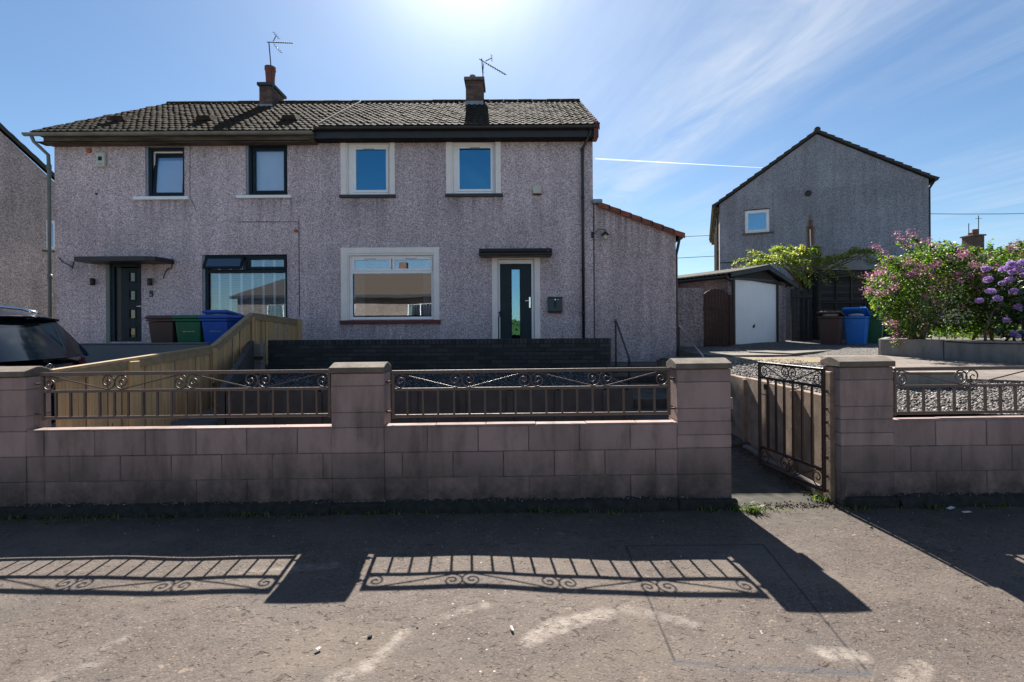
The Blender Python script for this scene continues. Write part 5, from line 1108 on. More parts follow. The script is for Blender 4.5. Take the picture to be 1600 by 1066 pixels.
# ------------------------------------------------------------------ garage, side wall, arched gate, old fences
def place(A, dx):
    dx = Vector((dx[0], dx[1], 0)).normalized(); b = Vector((-dx.y, dx.x, 0))
    return Matrix(((dx.x, b.x, 0, A[0]), (dx.y, b.y, 0, A[1]), (0, 0, 1, 0), (0, 0, 0, 1)))
gdir = (.863, .502); GA = (6.20, 13.86); Gm = place(GA, gdir); GB = 1.04
ga = thing('garage', 'small pebbledashed garage with a white ribbed door and corrugated roof', 'garage', (GA[0], GA[1], GB))
GWd, Gd0, Gd1, GH = 2.84, .29, 2.42, 1.99        # width, door opening, door height
m = MB(); holed_wall(m, 0, GWd, GB - .3, GB + 2.0, [(Gd0, Gd1, GB - .3, GB + GH)], .1, Gm)
m.add([Gm @ Vector(p) for p in ((0, 0, GB - .3), (0, 5.5, GB - .3), (0, 5.5, GB + 2.06), (0, 0, GB + 2.06), (GWd, 0, GB - .3), (GWd, 5.5, GB - .3), (GWd, 5.5, GB + 2.0), (GWd, 0, GB + 2.0))], [(0, 1, 2, 3), (4, 5, 6, 7), (1, 5, 6, 2)])
m.build('wall', M_['harl_dark'], ga)
m = MB(); n = 30; vs = []
for i in range(n * 4 + 1):
    x = Gd0 + .03 + (Gd1 - Gd0 - .06) * i / (n * 4); vs.append((x, .045 + (.022 if (i // 2) % 2 else 0)))
for i in range(len(vs) - 1):
    (xa, ya), (xb, yb) = vs[i], vs[i + 1]; m.add([Gm @ Vector(p) for p in ((xa, ya, GB + .01), (xb, yb, GB + .01), (xb, yb, GB + GH - .02), (xa, ya, GB + GH - .02))], [(0, 1, 2, 3)])
dr = m.build('door', M_['white'], ga)
m = MB(); frame(m, Gd0 + .025, Gd1 - .025, GB + .005, GB + GH - .015, .03, .047, .03, Gm); m.build('door_edge', M_['white'], dr)
m = MB(); q_ = Gm @ Vector((1.25, .02, GB + .60)); m.lathe([(.035, -.02), (.04, .0), (.02, .03)], (0, 0, 0), 12, Gm @ Matrix.Translation((1.25, .035, GB + .60)) @ Matrix.Rotation(R(90), 4, 'X')); m.bbox(1.235, 1.265, .0, .02, GB + .58, GB + .68, .004, Gm); m.build('handle', M_['black'], dr)
m = MB(); m.bbox(Gd0 - .05, Gd0 + .025, -.02, .06, GB - .05, GB + GH + .02, .006, Gm); m.bbox(Gd1 - .02, Gd1 + .04, -.02, .06, GB - .05, GB + GH + .02, .006, Gm); m.bbox(Gd0 + .026, Gd1 - .021, -.02, .06, GB + GH - .014, GB + GH + .05, .006, Gm); m.build('door_frame', M_['black'], ga)
pkx, pkz = 1.66, 3.46; eL, eR = 3.07, 2.93
m = MB(); m.prism([Gm @ Vector(p) for p in ((.1, -.015, eL + .0), (GWd - .1, -.015, eR), (pkx, -.015, pkz - .08))], Gm.to_3x3() @ Vector((0, .03, 0))); m.build('gable_board', M_['old_wood'], ga)
m = MB()
for (xa, za, xb, zb) in ((-.12, eL + .10, pkx, pkz + .02), (pkx, pkz + .02, GWd + .40, eR + .03)): m.prism([Gm @ Vector((x, -.20, z)) for x, z in ((xa, za - .12), (xb, zb - .12), (xb, zb), (xa, za))], Gm.to_3x3() @ Vector((0, .03, 0)))
m.build('bargeboard', M_['garage_trim'], ga)
m = MB(); nseg = 150
for (xa, za, xb, zb) in ((-.22, eL + .08, pkx, pkz + .03), (pkx, pkz + .03, GWd + .42, eR + .0)):
    vs = []
    for i in range(nseg + 1):
        y = -.2 + 5.9 * i / nseg; h = .022 * math.sin(i * math.pi / 2.0)
        for (x, z) in ((xa, za), (xb, zb)): vs += [Gm @ Vector((x, y, z + h + .012)), Gm @ Vector((x, y, z + h - .012))]
    fs = []
    for i in range(nseg): o = i * 4; fs += [(o, o + 2, o + 6, o + 4), (o + 1, o + 5, o + 7, o + 3), (o, o + 4, o + 5, o + 1), (o + 2, o + 3, o + 7, o + 6)]
    m.add(vs, fs)
m.build('corrugated_roof', M_['garage_roof'], ga, smooth=True)
m = MB(); m.tube([Gm @ Vector((-.2, -.15, eL - .02)), Gm @ Vector((-.2, 5.5, eL - .02))], .05, 8); m.tube([Gm @ Vector((-.14, -.06, eL - .05)), Gm @ Vector((.12, -.06, eL - .12)), Gm @ Vector((.17, -.05, eL - .3)), Gm @ Vector((.17, -.05, GB))], .035, 8); m.build('gutter', M_['black'], ga)
# harled garden wall between the extension and the garage, arched timber gate
hw = thing('garden_wall', 'tall harled grey wall between the extension and the arched brown gate', 'wall', (4.8, 13.3, .76)); a, b = WP(1040, 450, 13.3), WP(1099, 450, 13.3)
MB().bbox(a.x, b.x, 13.3, 13.42, .5, b.z, .015).build('wall', M_['harl_dark'], hw)
ag = thing('arched_gate', 'dark brown boarded gate with an arched top beside the garage', 'gate', (5.6, 13.3, .93)); x0, x1 = WP(1099.5, 500, 13.3).x, WP(1138, 500, 13.3).x; zs_, zt_ = WP(1100, 464, 13.3).z, WP(1118, 452, 13.3).z
nB = 8
m = MB()
for i in range(nB):
    a, b = x0 + (x1 - x0) * i / nB + .003, x0 + (x1 - x0) * (i + 1) / nB - .003
    hz = lambda x: zs_ + (zt_ - zs_) * math.sqrt(max(0, 1 - ((x - (x0 + x1) / 2) / ((x1 - x0) / 2 + .02)) ** 2)); mid = (a + b) / 2
    m.prism([(a, 13.27, .88), (b, 13.27, .88), (b, 13.27, hz(b)), (mid, 13.27, hz(mid)), (a, 13.27, hz(a))], (0, .025, 0))
m.build('board', M_['brown_wood'], ag); m = MB(); m.bbox(x0, x1, 13.297, 13.33, 1.15, 1.25, .004); m.bbox(x0, x1, 13.297, 13.33, 2.1, 2.2, .004); m.build('ledge', M_['brown_wood'], ag)
MB().bbox(x1 + .01, x1 + .09, 13.25, 13.34, .85, zs_ + .05, .006).build('post', M_['brown_wood'], ag)
# old side gate right of garage and tall lap fence at the back
sg = thing('side_gate', 'blackened vertical board gate between the garage and the bins', 'gate', (9, 15.3, 1)); a, b = WP(1236, 470, 15.4), WP(1262, 470, 15.6); m = MB(); n = 7
for i in range(n):
    xa = a.x + (b.x - a.x) * i / n; m.bbox(xa + .004, xa + (b.x - a.x) / n - .004, 15.4 + .01 * (i % 2), 15.43 + .01 * (i % 2), .8, WP(1248, 452 + 2 * (i % 2), 15.5).z, .004)
m.build('board', M_['old_wood'], sg); MB().bbox(a.x, b.x, 15.36, 15.39, 2.55, 2.65, .004).build('rail', M_['old_wood'], sg); MB().bbox(b.x - .16, b.x - .11, 15.35, 15.395, .9, 2.5, .004).build('pale_batten', M_['grey_wall2'], sg)
lf = thing('lap_fence', 'tall dark overlapping panel fence behind the wheelie bins on the right', 'fence', (10, 16, 1)); x0, x1 = WP(1262, 470, 16).x, WP(1420, 470, 16).x
def lap_panel(xa, xb, za, zb, y, name='panel'):
    m = MB(); z = za; r = random.Random(int(xa * 10))
    while z < zb - .02:
        e = min(z + .13, zb); w1, w2 = r.uniform(-.022, .022), r.uniform(-.022, .022)
        m.add([(xa, y, z + w1), (xb, y, z + w2), (xb, y + .03, e + w2), (xa, y + .03, e + w1), (xa, y + .012, z + w1), (xb, y + .012, z + w2)], [(0, 1, 2, 3), (0, 4, 5, 1)]); z += r.uniform(.085, .125)
    for x in (xa, (xa * 2 + xb) / 3, (xa + 2 * xb) / 3, xb - .05): m.bbox(x, x + .045, y - .035, y - .004, za, zb, .004)
    m.bbox(xa, xb, y - .04, y - .003, zb, zb + .04, .004); m.bbox(xa, xb, y - .04, y - .003, za - .045, za - .005, .004)
    return m.build(name, M_['old_wood'], lf)
xm = WP(1280, 470, 16).x; zt = WP(1330, 424, 16).z; zm = WP(1330, 472, 16).z
lap_panel(x0, xm - .05, 1.0, WP(1270, 428, 16).z, 16.05); lap_panel(xm, xm + 1.55, zm + .06, zt, 16); lap_panel(xm + 1.6, xm + 3.2, zm + .06, zt + .02, 16); lap_panel(xm, xm + 1.55, .95, zm - .04, 16); lap_panel(xm + 1.6, xm + 3.2, .95, zm - .04, 16)
MB().bbox(xm - .06, xm - .005, 15.94, 16.0, .8, zt + .05, .004).build('post', M_['old_wood'], lf)
sh = thing('shed', 'pale felt roofed shed showing above the dark lap fence', 'shed', (10.5, 17.2, 1)); a, b = WP(1282, 410, 17.0), WP(1352, 402, 17.0)
m = MB(); m.box(a.x, b.x + .6, 17.0, 18.6, .8, 3.3); m.build('wall', M_['old_wood'], sh); zr = WP(1330, 392, 17.4).z
m = MB(); m.prism([(a.x - .1, 16.9, 3.32), (b.x + .2, 16.9, 3.62), (b.x - .1, 17.9, zr + .12), (a.x + .6, 17.9, zr)], (0, 0, -.06)); m.prism([(a.x - .1, 19.2, 3.2), (b.x + .2, 19.2, 3.5), (b.x - .1, 17.905, zr + .12), (a.x + .6, 17.905, zr)], (0, 0, -.06)); M_['felt'] = m_plain('pale_roof_felt', (.28, .24, .20), .95, .2, 3, bump=.6); m.build('roof', M_['felt'], sh)

# ------------------------------------------------------------------ wheelie bins
def wheelie(label, X, Y, Z, mat, rot=0, lid='shut', group='wheelie bins', marks=False, s=None):
    s = s or (.93 if Y < 12 else 1.0); Z = Z + (.06 if Y < 12 else 0)
    t = thing('wheelie_bin', label, 'wheelie bin', (X, Y, Z), group)
    def V(*p): return Vector(p) * s + Vector((X, Y, Z))
    def loft(mb, rings):
        vs = []; n = 4
        for (hx, y0, y1, z) in rings: vs += [V(-hx, y0, z), V(hx, y0, z), V(hx, y1, z), V(-hx, y1, z)]
        fs = [(0, 3, 2, 1), tuple(range(len(vs) - 4, len(vs)))]
        for i in range(len(rings) - 1):
            for k in range(4): fs.append((i * 4 + k, i * 4 + (k + 1) % 4, i * 4 + 4 + (k + 1) % 4, i * 4 + 4 + k))
        mb.add(vs, fs); return mb
    loft(MB(), [(.205, -.24, .20, .03), (.215, -.25, .23, .20), (.265, -.32, .33, .93)]).build('body', mat, t, bevel=.02)
    loft(MB(), [(.285, -.345, .345, .935), (.285, -.345, .345, .985)]).build('rim', mat, t, bevel=.008)
    m = MB(); z0 = .99; pts = [(-.295, -.38), (.295, -.38), (.295, .30), (-.295, .30)]
    ang = {'shut': 0, 'ajar': R(7), 'up': R(17)}[lid]; piv = Vector((0, .30, z0))
    def L(x, y, z): p = Matrix.Rotation(-ang, 3, 'X') @ (Vector((x, y, z)) - piv) + piv; return V(*p)
    def L(x, y, z):
        p = Vector((x, y, z)) - piv; p = Vector((p.x, p.y * math.cos(ang) , p.z - p.y * math.sin(ang))) + piv; return V(*p)
    vs = [L(x, y, z0) for x, y in pts] + [L(x, y, z0 + .035) for x, y in pts] + [L(x * .86, y * .86 - .01, z0 + .075) for x, y in pts]
    m.add(vs, [(0, 3, 2, 1), (8, 9, 10, 11)] + [(i * 4 + k, i * 4 + (k + 1) % 4, i * 4 + 4 + (k + 1) % 4, i * 4 + 4 + k) for i in (0, 1) for k in range(4)]); m.build('lid', mat, t, bevel=.012)
    m = MB(); m.tube([V(-.24, .37, .93), V(.24, .37, .93)], .016 * s, 8); m.tube([V(-.24, .37, .93), V(-.24, .30, .93)], .016 * s, 8); m.tube([V(.24, .37, .93), V(.24, .30, .93)], .016 * s, 8); m.build('handle', mat, t)
    for sx in (-.25, .25):
        m = MB(); m.lathe([(.09, -.025), (.1, -.02), (.1, .02), (.09, .025)], (0, 0, 0), 16, Matrix.Translation(V(sx, .22, .10)) @ Matrix.Rotation(R(90), 4, 'Y')); m.build('wheel', M_['tyre'], t)
    if lid != 'shut': m = MB(); m.lathe([(.02, .0), (.17, .03), (.2, .07), (.12, .11), (.02, .12)], (X, Y - .08, Z + .965 * s), 9); m.build('bag', M_['rubbish'], t, smooth=True)
    if marks:
        m = MB(); xx = -.095
        for wd in (.018, .04, .012, .03, .03, .03, .022): m.box(X + xx, X + xx + wd, Y - (.312 * s), Y - (.305 * s), Z + .71 * s, Z + .728 * s); xx += wd + .008
        m.build('number_mark', M_['metal'], t)
    t.rotation_euler.z = rot; return t
ZB = .87
def bx(px, Y): return WP(px, 500, Y - .34).x
wheelie('brown wheelie bin by the front door of the left house, leftmost of its row', bx(248, 9.75), 9.75, ZB, M_['bin_brown'])
wheelie('green wheelie bin with white marking in front of the left house', bx(290.5, 9.65), 9.65, ZB, M_['bin_green'], marks=True)
wheelie('dark blue wheelie bin with white marking in front of the left window', bx(332.5, 9.6), 9.6, ZB, M_['bin_blue'], marks=True)
wheelie('blue wheelie bin with propped open lid standing behind the other blue one', bx(336, 10.5), 10.5, ZB + .06, M_['bin_blue'], lid='ajar')
wheelie('blackish wheelie bin half hidden by the rising timber fence', bx(376, 10.1), 10.1, ZB, M_['bin_dark'])
ZR = .93
wheelie('chocolate brown wheelie bin beside the dark lap fence', bx(1311, 13.9), 13.9, ZR, M_['bin_brown'], rot=R(-42), lid='ajar')
wheelie('bright blue wheelie bin with its lid up, between brown and green ones', bx(1352, 14.0), 14.0, ZR, M_['bin_bluer'], rot=R(-44), lid='up')
wheelie('green wheelie bin partly behind the flowering shrub', bx(1377, 14.3), 14.3, ZR, M_['bin_green'], rot=R(-40))

# ------------------------------------------------------------------ car: tail pointing right, parked behind the wall
CC = Vector((-5.60, 5.85, .27)); nose = Vector((-.995, -.10, 0)).normalized(); rgt = Vector((nose.y, -nose.x, 0))
# u runs forward from the tail, v to the car's right, w up
Mc = Matrix(((nose.x, rgt.x, 0, CC.x), (nose.y, rgt.y, 0, CC.y), (0, 0, 1, CC.z), (0, 0, 0, 1)))
car = thing('parked_car', 'black hatchback car with its tail towards the timber fence at the left edge', 'car', tuple(CC))
prof = lambda u: None
#   station u : half rings (v, w) from sill to roof centre
ST = [(.02, [(.0, .30), (.70, .32), (.84, .50), (.88, .72), (.86, .93), (.80, 1.00), (.40, 1.04), (.0, 1.05)], .0),
      (.30, [(.0, .25), (.80, .26), (.90, .48), (.915, .74), (.885, .96), (.74, 1.28), (.42, 1.36), (.0, 1.38)], 0),
      (.62, [(.0, .22), (.84, .24), (.915, .46), (.93, .74), (.895, .97), (.66, 1.50), (.42, 1.575), (.0, 1.595)], 0),
      (1.3, [(.0, .22), (.84, .24), (.915, .46), (.925, .72), (.89, .96), (.64, 1.555), (.42, 1.63), (.0, 1.65)], 0),
      (2.3, [(.0, .22), (.84, .24), (.915, .46), (.92, .70), (.88, .94), (.64, 1.55), (.42, 1.63), (.0, 1.65)], 0),
      (2.95, [(.0, .22), (.84, .24), (.91, .46), (.915, .69), (.875, .92), (.66, 1.34), (.42, 1.42), (.0, 1.44)], 0),
      (3.5, [(.0, .22), (.82, .24), (.90, .46), (.90, .68), (.85, .88), (.74, .96), (.42, 1.00), (.0, 1.02)], 0),
      (4.15, [(.0, .24), (.72, .26), (.80, .46), (.80, .62), (.72, .74), (.6, .79), (.38, .82), (.0, .83)], 0)]
vs = []; fs = []; nr = 15
for (u, half, _) in ST:
    ring = [(-v, w) for v, w in half[1:]][::-1]; ring = ring[0:] ; full = [(-v, w) for v, w in half[::-1]] + [(v, w) for v, w in half[1:]]
    nr = len(full)
    for i, (v, w) in enumerate(full):
        uu = u
        if u < .1: uu = u + .16 * (abs(v) / .9) ** 3 + (.10 if w > .98 else 0) + (.0 if w > .4 else .06)
        vs.append(Mc @ Vector((uu, v, w)))
nS = len(ST)
for i in range(nS - 1):
    for k in range(nr - 1): fs.append((i * nr + k, i * nr + k + 1, (i + 1) * nr + k + 1, (i + 1) * nr + k))
fs.append(tuple(range(nr))); fs.append(tuple((nS - 1) * nr + k for k in range(nr)))
MBc = MB(); MBc.add(vs, fs[:-2])
# tail: rows across the rear
half = ST[0][1]; 
def rowpt(i, s): 
    v, w = half[i]; v *= s; uu = ST[0][0] + .16 * (abs(v) / .9) ** 3 + (.10 if w > .98 else 0) + (.0 if w > .4 else .06); return Mc @ Vector((uu, v, w))
tv = []; nc = 9
for i in range(1, 6):
    for k in range(nc): tv.append(rowpt(i, -1 + 2 * k / (nc - 1)))
tf = [(a * nc + k, a * nc + k + 1, (a + 1) * nc + k + 1, (a + 1) * nc + k) for a in range(4) for k in range(nc - 1)]
# close between row 5 and the upper ring
MBc.add(tv, tf)
body = MBc.build('body', M_['car'], car, smooth=True); 
bm = bmesh.new(); bm.from_mesh(body.data); bmesh.ops.remove_doubles(bm, verts=bm.verts, dist=.004); bmesh.ops.recalc_face_normals(bm, faces=bm.faces); bm.to_mesh(body.data); bm.free()
sm = body.modifiers.new('s', 'SUBSURF'); sm.levels = 2; sm.render_levels = 2
# rear window, bowed, from belt to spoiler
gv = []; gn = 12; gm = 6
for j in range(gm + 1):
    f_ = j / gm; w = 1.01 + .49 * f_; u = -.005 + .385 * f_ ; hv = .80 - .20 * f_
    for k in range(gn + 1):
        v = (-1 + 2 * k / gn) * hv; gv.append(Mc @ Vector((u + .16 * (abs(v) / .9) ** 3 * (1 - .3 * f_), v, w)))
gf = [(j * (gn + 1) + k, j * (gn + 1) + k + 1, (j + 1) * (gn + 1) + k + 1, (j + 1) * (gn + 1) + k) for j in range(gm) for k in range(gn)]
MB().add(gv, gf).build('rear_window', M_['car_glass'], car, smooth=True)
m = MB(); sv = []
for k in range(9):
    v = (-1 + k / 4) * .66; bow = .10 * (abs(v) / .66) ** 2
    sv += [Mc @ Vector((.30 + bow, v, 1.50 - .03 * (abs(v) / .66) ** 2)), Mc @ Vector((.28 + bow, v, 1.53 - .03 * (abs(v) / .66) ** 2)), Mc @ Vector((.72, v, 1.622 - .05 * (abs(v) / .66) ** 2)), Mc @ Vector((.66, v, 1.535 - .04 * (abs(v) / .66) ** 2))]
sf = [];
for k in range(8):
    o = k * 4
    for a in range(4): sf.append((o + a, o + (a + 1) % 4, o + 4 + (a + 1) % 4, o + 4 + a))
sf += [(0, 1, 2, 3), (32, 33, 34, 35)]
m.add(sv, sf); m.build('spoiler', M_['car'], car, smooth=False, bevel=.012)
for s_ in (-1, 1):
    m = MB(); ps = []
    for i in range(11): f_ = i / 10; ps.append(Mc @ Vector((.62 + 2.0 * f_, s_ * .62, 1.585 + .105 * math.sin(math.pi * min(1, f_ * 1.0)) ** .5 * (1 if 0 < f_ < 1 else 0))))
    m.tube(ps, .019, 8); m.build('roof_rail', M_['chrome'], car, smooth=True)
    # wrap-round tail lamp
    lv = []
    for (v, u) in ((.52, .035), (.68, .075), (.80, .15), (.875, .27), (.905, .42)):
        for w in (.80, .985): lv.append(Mc @ Vector((u - .012 + (.03 if w > .9 else 0), s_ * (v + .014 - (.03 if w > .9 else 0)), w - (.02 if v < .6 else 0))))
    MB().add(lv, [(2 * i, 2 * i + 2, 2 * i + 3, 2 * i + 1) for i in range(4)]).build('tail_light', M_['car_lamp'], car, smooth=True)
    m = MB(); m.add([Mc @ Vector((u, s_ * v, w)) for u, v, w in ((.62, .87, 1.03), (.95, .80, 1.44), (2.6, .80, 1.46), (3.0, .88, 1.0))], [(0, 1, 2, 3)]); m.build('side_window', M_['car_glass'], car)
    for u in (.85, 3.4):
        m = MB(); m.lathe([(.22, -.1), (.32, -.1), (.33, -.07), (.33, .07), (.32, .1), (.22, .1)], (0, 0, 0), 24, Mc @ Matrix.Translation((u, s_ * .80, .33)) @ Matrix.Rotation(R(90), 4, 'X')); wh = m.build('wheel', M_['tyre'], car, smooth=True)
        m = MB(); m.lathe([(.05, -.08), (.21, -.105), (.215, .105), (.05, .08)], (0, 0, 0), 10, Mc @ Matrix.Translation((u, s_ * .80, .33)) @ Matrix.Rotation(R(90), 4, 'X')); m.build('rim', M_['metal'], wh)
m = MB(); q0 = Vector((.045, .0, .985)); m.lathe([(.035, 0), (.03, .03)], (0, 0, 0), 12, Mc @ Matrix.Translation((.05, 0, .99)) @ Matrix.Rotation(R(-90), 4, 'Y')); m.tube([Mc @ Vector((.02, .0, .99)), Mc @ Vector((.02, .28, 1.01)), Mc @ Vector((.045, .52, 1.03))], .012, 6); m.build('wiper', M_['black'], car)
Mb = Mc @ Matrix.Translation((.0, .0, .885)) @ Matrix.Rotation(R(90), 4, 'Z') @ Matrix.Rotation(R(90), 4, 'X')   # badge plane: local x across, local y up
Mb = Mc @ Matrix.Translation((.004, 0, .885)) @ Matrix(((0, 0, -1, 0), (1, 0, 0, 0), (0, 1, 0, 0), (0, 0, 0, 1)))
m = MB(); m.tube([Mb @ Vector((.062 * math.cos(a), .062 * math.sin(a), .006)) for a in [2 * math.pi * i / 32 for i in range(32)]], .0055, 6, closed=True)
def stroke(pts): m.tube([Mb @ Vector((x, y, .006)) for x, y in pts], .0048, 5)
stroke([(-.026, .055), (0, .008), (.026, .055)]); stroke([(-.055, .022), (-.026, -.052), (0, -.004), (.026, -.052), (.055, .022)]); m.build('badge', M_['chrome'], car, smooth=True)

# ------------------------------------------------------------------ foliage
def leaves(name, C, size, mat, parent, seed, updir=.35, aspect=.55, droop=0.0):
    """one small folded leaf (two faces) at every centre"""
    g = np.random.default_rng(seed); n = len(C)
    s = size * g.uniform(.6, 1.35, (n, 1))
    d = g.normal(size=(n, 3)); d[:, 2] = d[:, 2] * .6 - droop; d /= np.linalg.norm(d, axis=1, keepdims=True)
    up = g.normal(size=(n, 3)) * .8; up[:, 2] += updir * 3; sd = np.cross(d, up); sd /= np.linalg.norm(sd, axis=1, keepdims=True) + 1e-9; nm = np.cross(sd, d)
    a = C - d * s; b = C + d * s; l = C + sd * s * aspect + nm * s * .18; r = C - sd * s * aspect + nm * s * .18
    V = np.stack([a, l, b, r], 1).reshape(-1, 3); i = np.arange(n)[:, None] * 4
    F_ = np.concatenate([i + np.array([[0, 1, 2]]), i + np.array([[0, 2, 3]])], 0)
    return np_mesh(name, V, F_, mat, parent)
def shell_points(g, blobs, n, inner=.45):
    """points through ellipsoid blobs, denser towards their skins"""
    w_ = np.array([b[3] * b[4] * b[5] for b in blobs]) ** .75; k = g.choice(len(blobs), n, p=w_ / w_.sum()); B = np.array(blobs)[k]
    d = g.normal(size=(n, 3)); d /= np.linalg.norm(d, axis=1, keepdims=True); rr = inner + (1.06 - inner) * g.random((n, 1)) ** .5
    return B[:, :3] + d * rr * B[:, 3:6]
def twig_leaves(g, start, dirs, length, n, spread):
    P_ = []; 
    for s_, d_, L_ in zip(start, dirs, length):
        t_ = g.random(n) ** .8; p = s_[None] + d_[None] * (t_ * L_)[:, None]; p[:, 2] -= (t_ ** 2) * L_ * .18; p += g.normal(size=(n, 3)) * spread; P_.append(p)
    return np.concatenate(P_)
def wpn(px, py, Y): return np.array(WP(px, py, Y))
# flowering shrub above the planter
sb = thing('flowering_shrub', 'big sprawling shrub with pink blossom growing over the planter wall', 'shrub', (8.2, 9.4, 1.3)); g = np.random.default_rng(12)
bl = []
for (px, py, Y, rx, ry, rz) in ((1400, 450, 9.6, .45, .6, .5), (1392, 475, 9.4, .28, .4, .35), (1440, 430, 9.8, .55, .7, .5), (1480, 450, 9.6, .6, .8, .5), (1420, 490, 9.3, .4, .5, .35), (1520, 440, 9.6, .6, .8, .5), (1570, 440, 9.4, .6, .7, .45), (1500, 490, 9.4, .55, .5, .28), (1560, 495, 9.3, .5, .5, .28), (1460, 400, 10, .4, .5, .3), (1630, 440, 9.4, .6, .7, .6), (1540, 405, 9.9, .6, .5, .22), (1480, 512, 9.5, .5, .3, .10), (1520, 515, 9.5, .4, .3, .10), (1455, 518, 9.9, .5, .3, .12), (1500, 520, 10.0, .6, .3, .12), (1570, 518, 10.0, .6, .3, .13), (1410, 515, 9.1, .22, .3, .16), (1600, 400, 9.8, .5, .5, .3), (1680, 440, 9.4, .6, .7, .6), (1440, 508, 9.5, .3, .4, .18), (1545, 512, 9.6, .4, .4, .14), (1400, 420, 9.7, .3, .4, .28), (1480, 405, 10, .35, .5, .3)):
    p = WP(px, py, Y); bl.append((p.x, p.y, p.z, rx, ry, rz))
P1 = shell_points(g, bl, 27000, .3)
# ragged long shoots
st, dr_, ln = [], [], []
for (a, b, Y) in (((1420, 430), (1368, 385), 9.5), ((1440, 410), (1402, 366), 9.6), ((1445, 400), (1424, 362), 9.6), ((1480, 420), (1452, 374), 9.6), ((1500, 420), (1492, 385), 9.8), ((1400, 460), (1352, 430), 9.3), ((1395, 470), (1356, 455), 9.2), ((1410, 500), (1400, 533), 9.0), ((1550, 410), (1545, 375), 9.8), ((1590, 400), (1596, 372), 9.8), ((1560, 410), (1580, 378), 9.8), ((1440, 420), (1386, 400), 9.4), ((1520, 400), (1525, 386), 9.8), ((1620, 400), (1612, 375), 9.6)):
    p, q_ = wpn(*a, Y), wpn(*b, Y); st.append(p); ln.append(np.linalg.norm(q_ - p)); dr_.append((q_ - p) / ln[-1])
P2 = twig_leaves(g, st, dr_, ln, 90, .035)
leaves('foliage', np.concatenate([P1, P2]), .032, M_['leaf_shrub'], sb, 21)
# pink clusters sit on the sunny outside and on the shoots
cl_c = []
cand = shell_points(g, bl, 3600, .95); cand = cand[(cand[:, 1] < 9.75)]
keep = cand[g.permutation(len(cand))[:165]]
zt_ = np.array([1.0 if c[2] > 2.2 else .35 for c in keep]); keep = keep[g.random(len(keep)) < zt_]
tips = np.concatenate([s_[None] + d_[None] * L_ * np.array([[.55], [.8], [1.0]]) for s_, d_, L_ in zip(st[:8], dr_[:8], ln[:8])])
extra = np.array([wpn(px, py, 9.15) for px, py in ((1452, 418), (1440, 422), (1465, 412), (1370, 430), (1380, 424), (1400, 445), (1445, 465), (1390, 502), (1550, 422), (1560, 418), (1505, 395), (1420, 430), (1435, 414), (1500, 430), (1530, 420), (1475, 450))])
cc_ = np.concatenate([keep, tips, extra, extra + g.normal(size=extra.shape) * .06]); P3 = (cc_[:, None, :] + g.normal(size=(len(cc_), 34, 3)) * np.array([.05, .05, .034])).reshape(-1, 3)
leaves('blossom', P3, .017, M_['pink'], sb, 22, aspect=.8)
r = random.Random(9)
for (px, Y) in ((1425, 9.3), (1432, 9.5), (1440, 9.2), (1420, 9.6), (1447, 9.4), (1436, 9.6), (1550, 9.5), (1520, 9.8)):
    b = WP(px, 535, Y); b.z = 1.32
    m = MB()
    for k in range(2):
        q_ = [b.copy()]
        for i in range(4): q_.append(q_[-1] + Vector((r.uniform(-.14, .14), r.uniform(-.12, .1), r.uniform(.16, .26))))
        m.tube(q_, [.026, .022, .017, .012, .007], 6)
    m.build('stem', M_['bark'], sb, smooth=True)
m = MB()
for (s_, d_, L_) in zip(st, dr_, ln): p = Vector(s_); m.tube([p, p + Vector(d_) * L_ * .5, p + Vector(d_) * L_ - Vector((0, 0, .15 * L_))], [.009, .006, .003], 5)
m.build('shoot', M_['bark'], sb, smooth=True)
rh = thing('rhododendron', 'rhododendron with large mauve flower heads at the right edge', 'shrub', (9.3, 8.7, 1.3)); bl = []
for (px, py, Y, rx, ry, rz) in ((1600, 440, 8.7, .45, .4, .4), (1570, 470, 8.6, .35, .35, .35), (1620, 480, 8.5, .4, .4, .4), (1585, 510, 8.5, .35, .3, .2), (1660, 450, 8.6, .45, .4, .5)):
    p = WP(px, py, Y); bl.append((p.x, p.y, p.z, rx, ry, rz))
leaves('foliage', shell_points(g, bl, 2600, .4), .055, M_['leaf_rhodo'], rh, 23, aspect=.36)
heads = np.array([wpn(px, py, 8.3 + .1 * (i % 3)) for i, (px, py) in enumerate(((1575, 419), (1588, 414), (1596, 410), (1580, 412), (1592, 421), (1582, 425), (1544, 437), (1577, 437), (1566, 443), (1560, 467), (1590, 480), (1594, 457), (1584, 455), (1558, 466), (1596, 520), (1590, 525), (1600, 430), (1612, 425), (1625, 440), (1640, 420), (1568, 421), (1572, 500), (1583, 522), (1540, 420), (1530, 470), (1548, 455), (1600, 500)))])
d_ = g.normal(size=(len(heads), 150, 3)); d_ /= np.linalg.norm(d_, axis=2, keepdims=True); P4 = (heads[:, None] + d_ * (.030 + .022 * g.random((len(heads), 150, 1))) * (.8 + .4 * g.random((len(heads), 1, 1))) * np.array([1, 1, .8])).reshape(-1, 3); leaves('blossom', P4, .021, M_['mauve'], rh, 24, aspect=.9)
for px in (1570, 1585, 1600, 1540, 1615):
    m = MB(); b = WP(px, 535, 8.7); b.z = 1.32; q_ = [b]
    for i in range(4): q_.append(q_[-1] + Vector((r.uniform(-.12, .12), r.uniform(-.1, .1), r.uniform(.15, .25))))
    m.tube(q_, [.022, .019, .015, .01, .006], 6); m.build('stem', M_['bark'], rh, smooth=True)
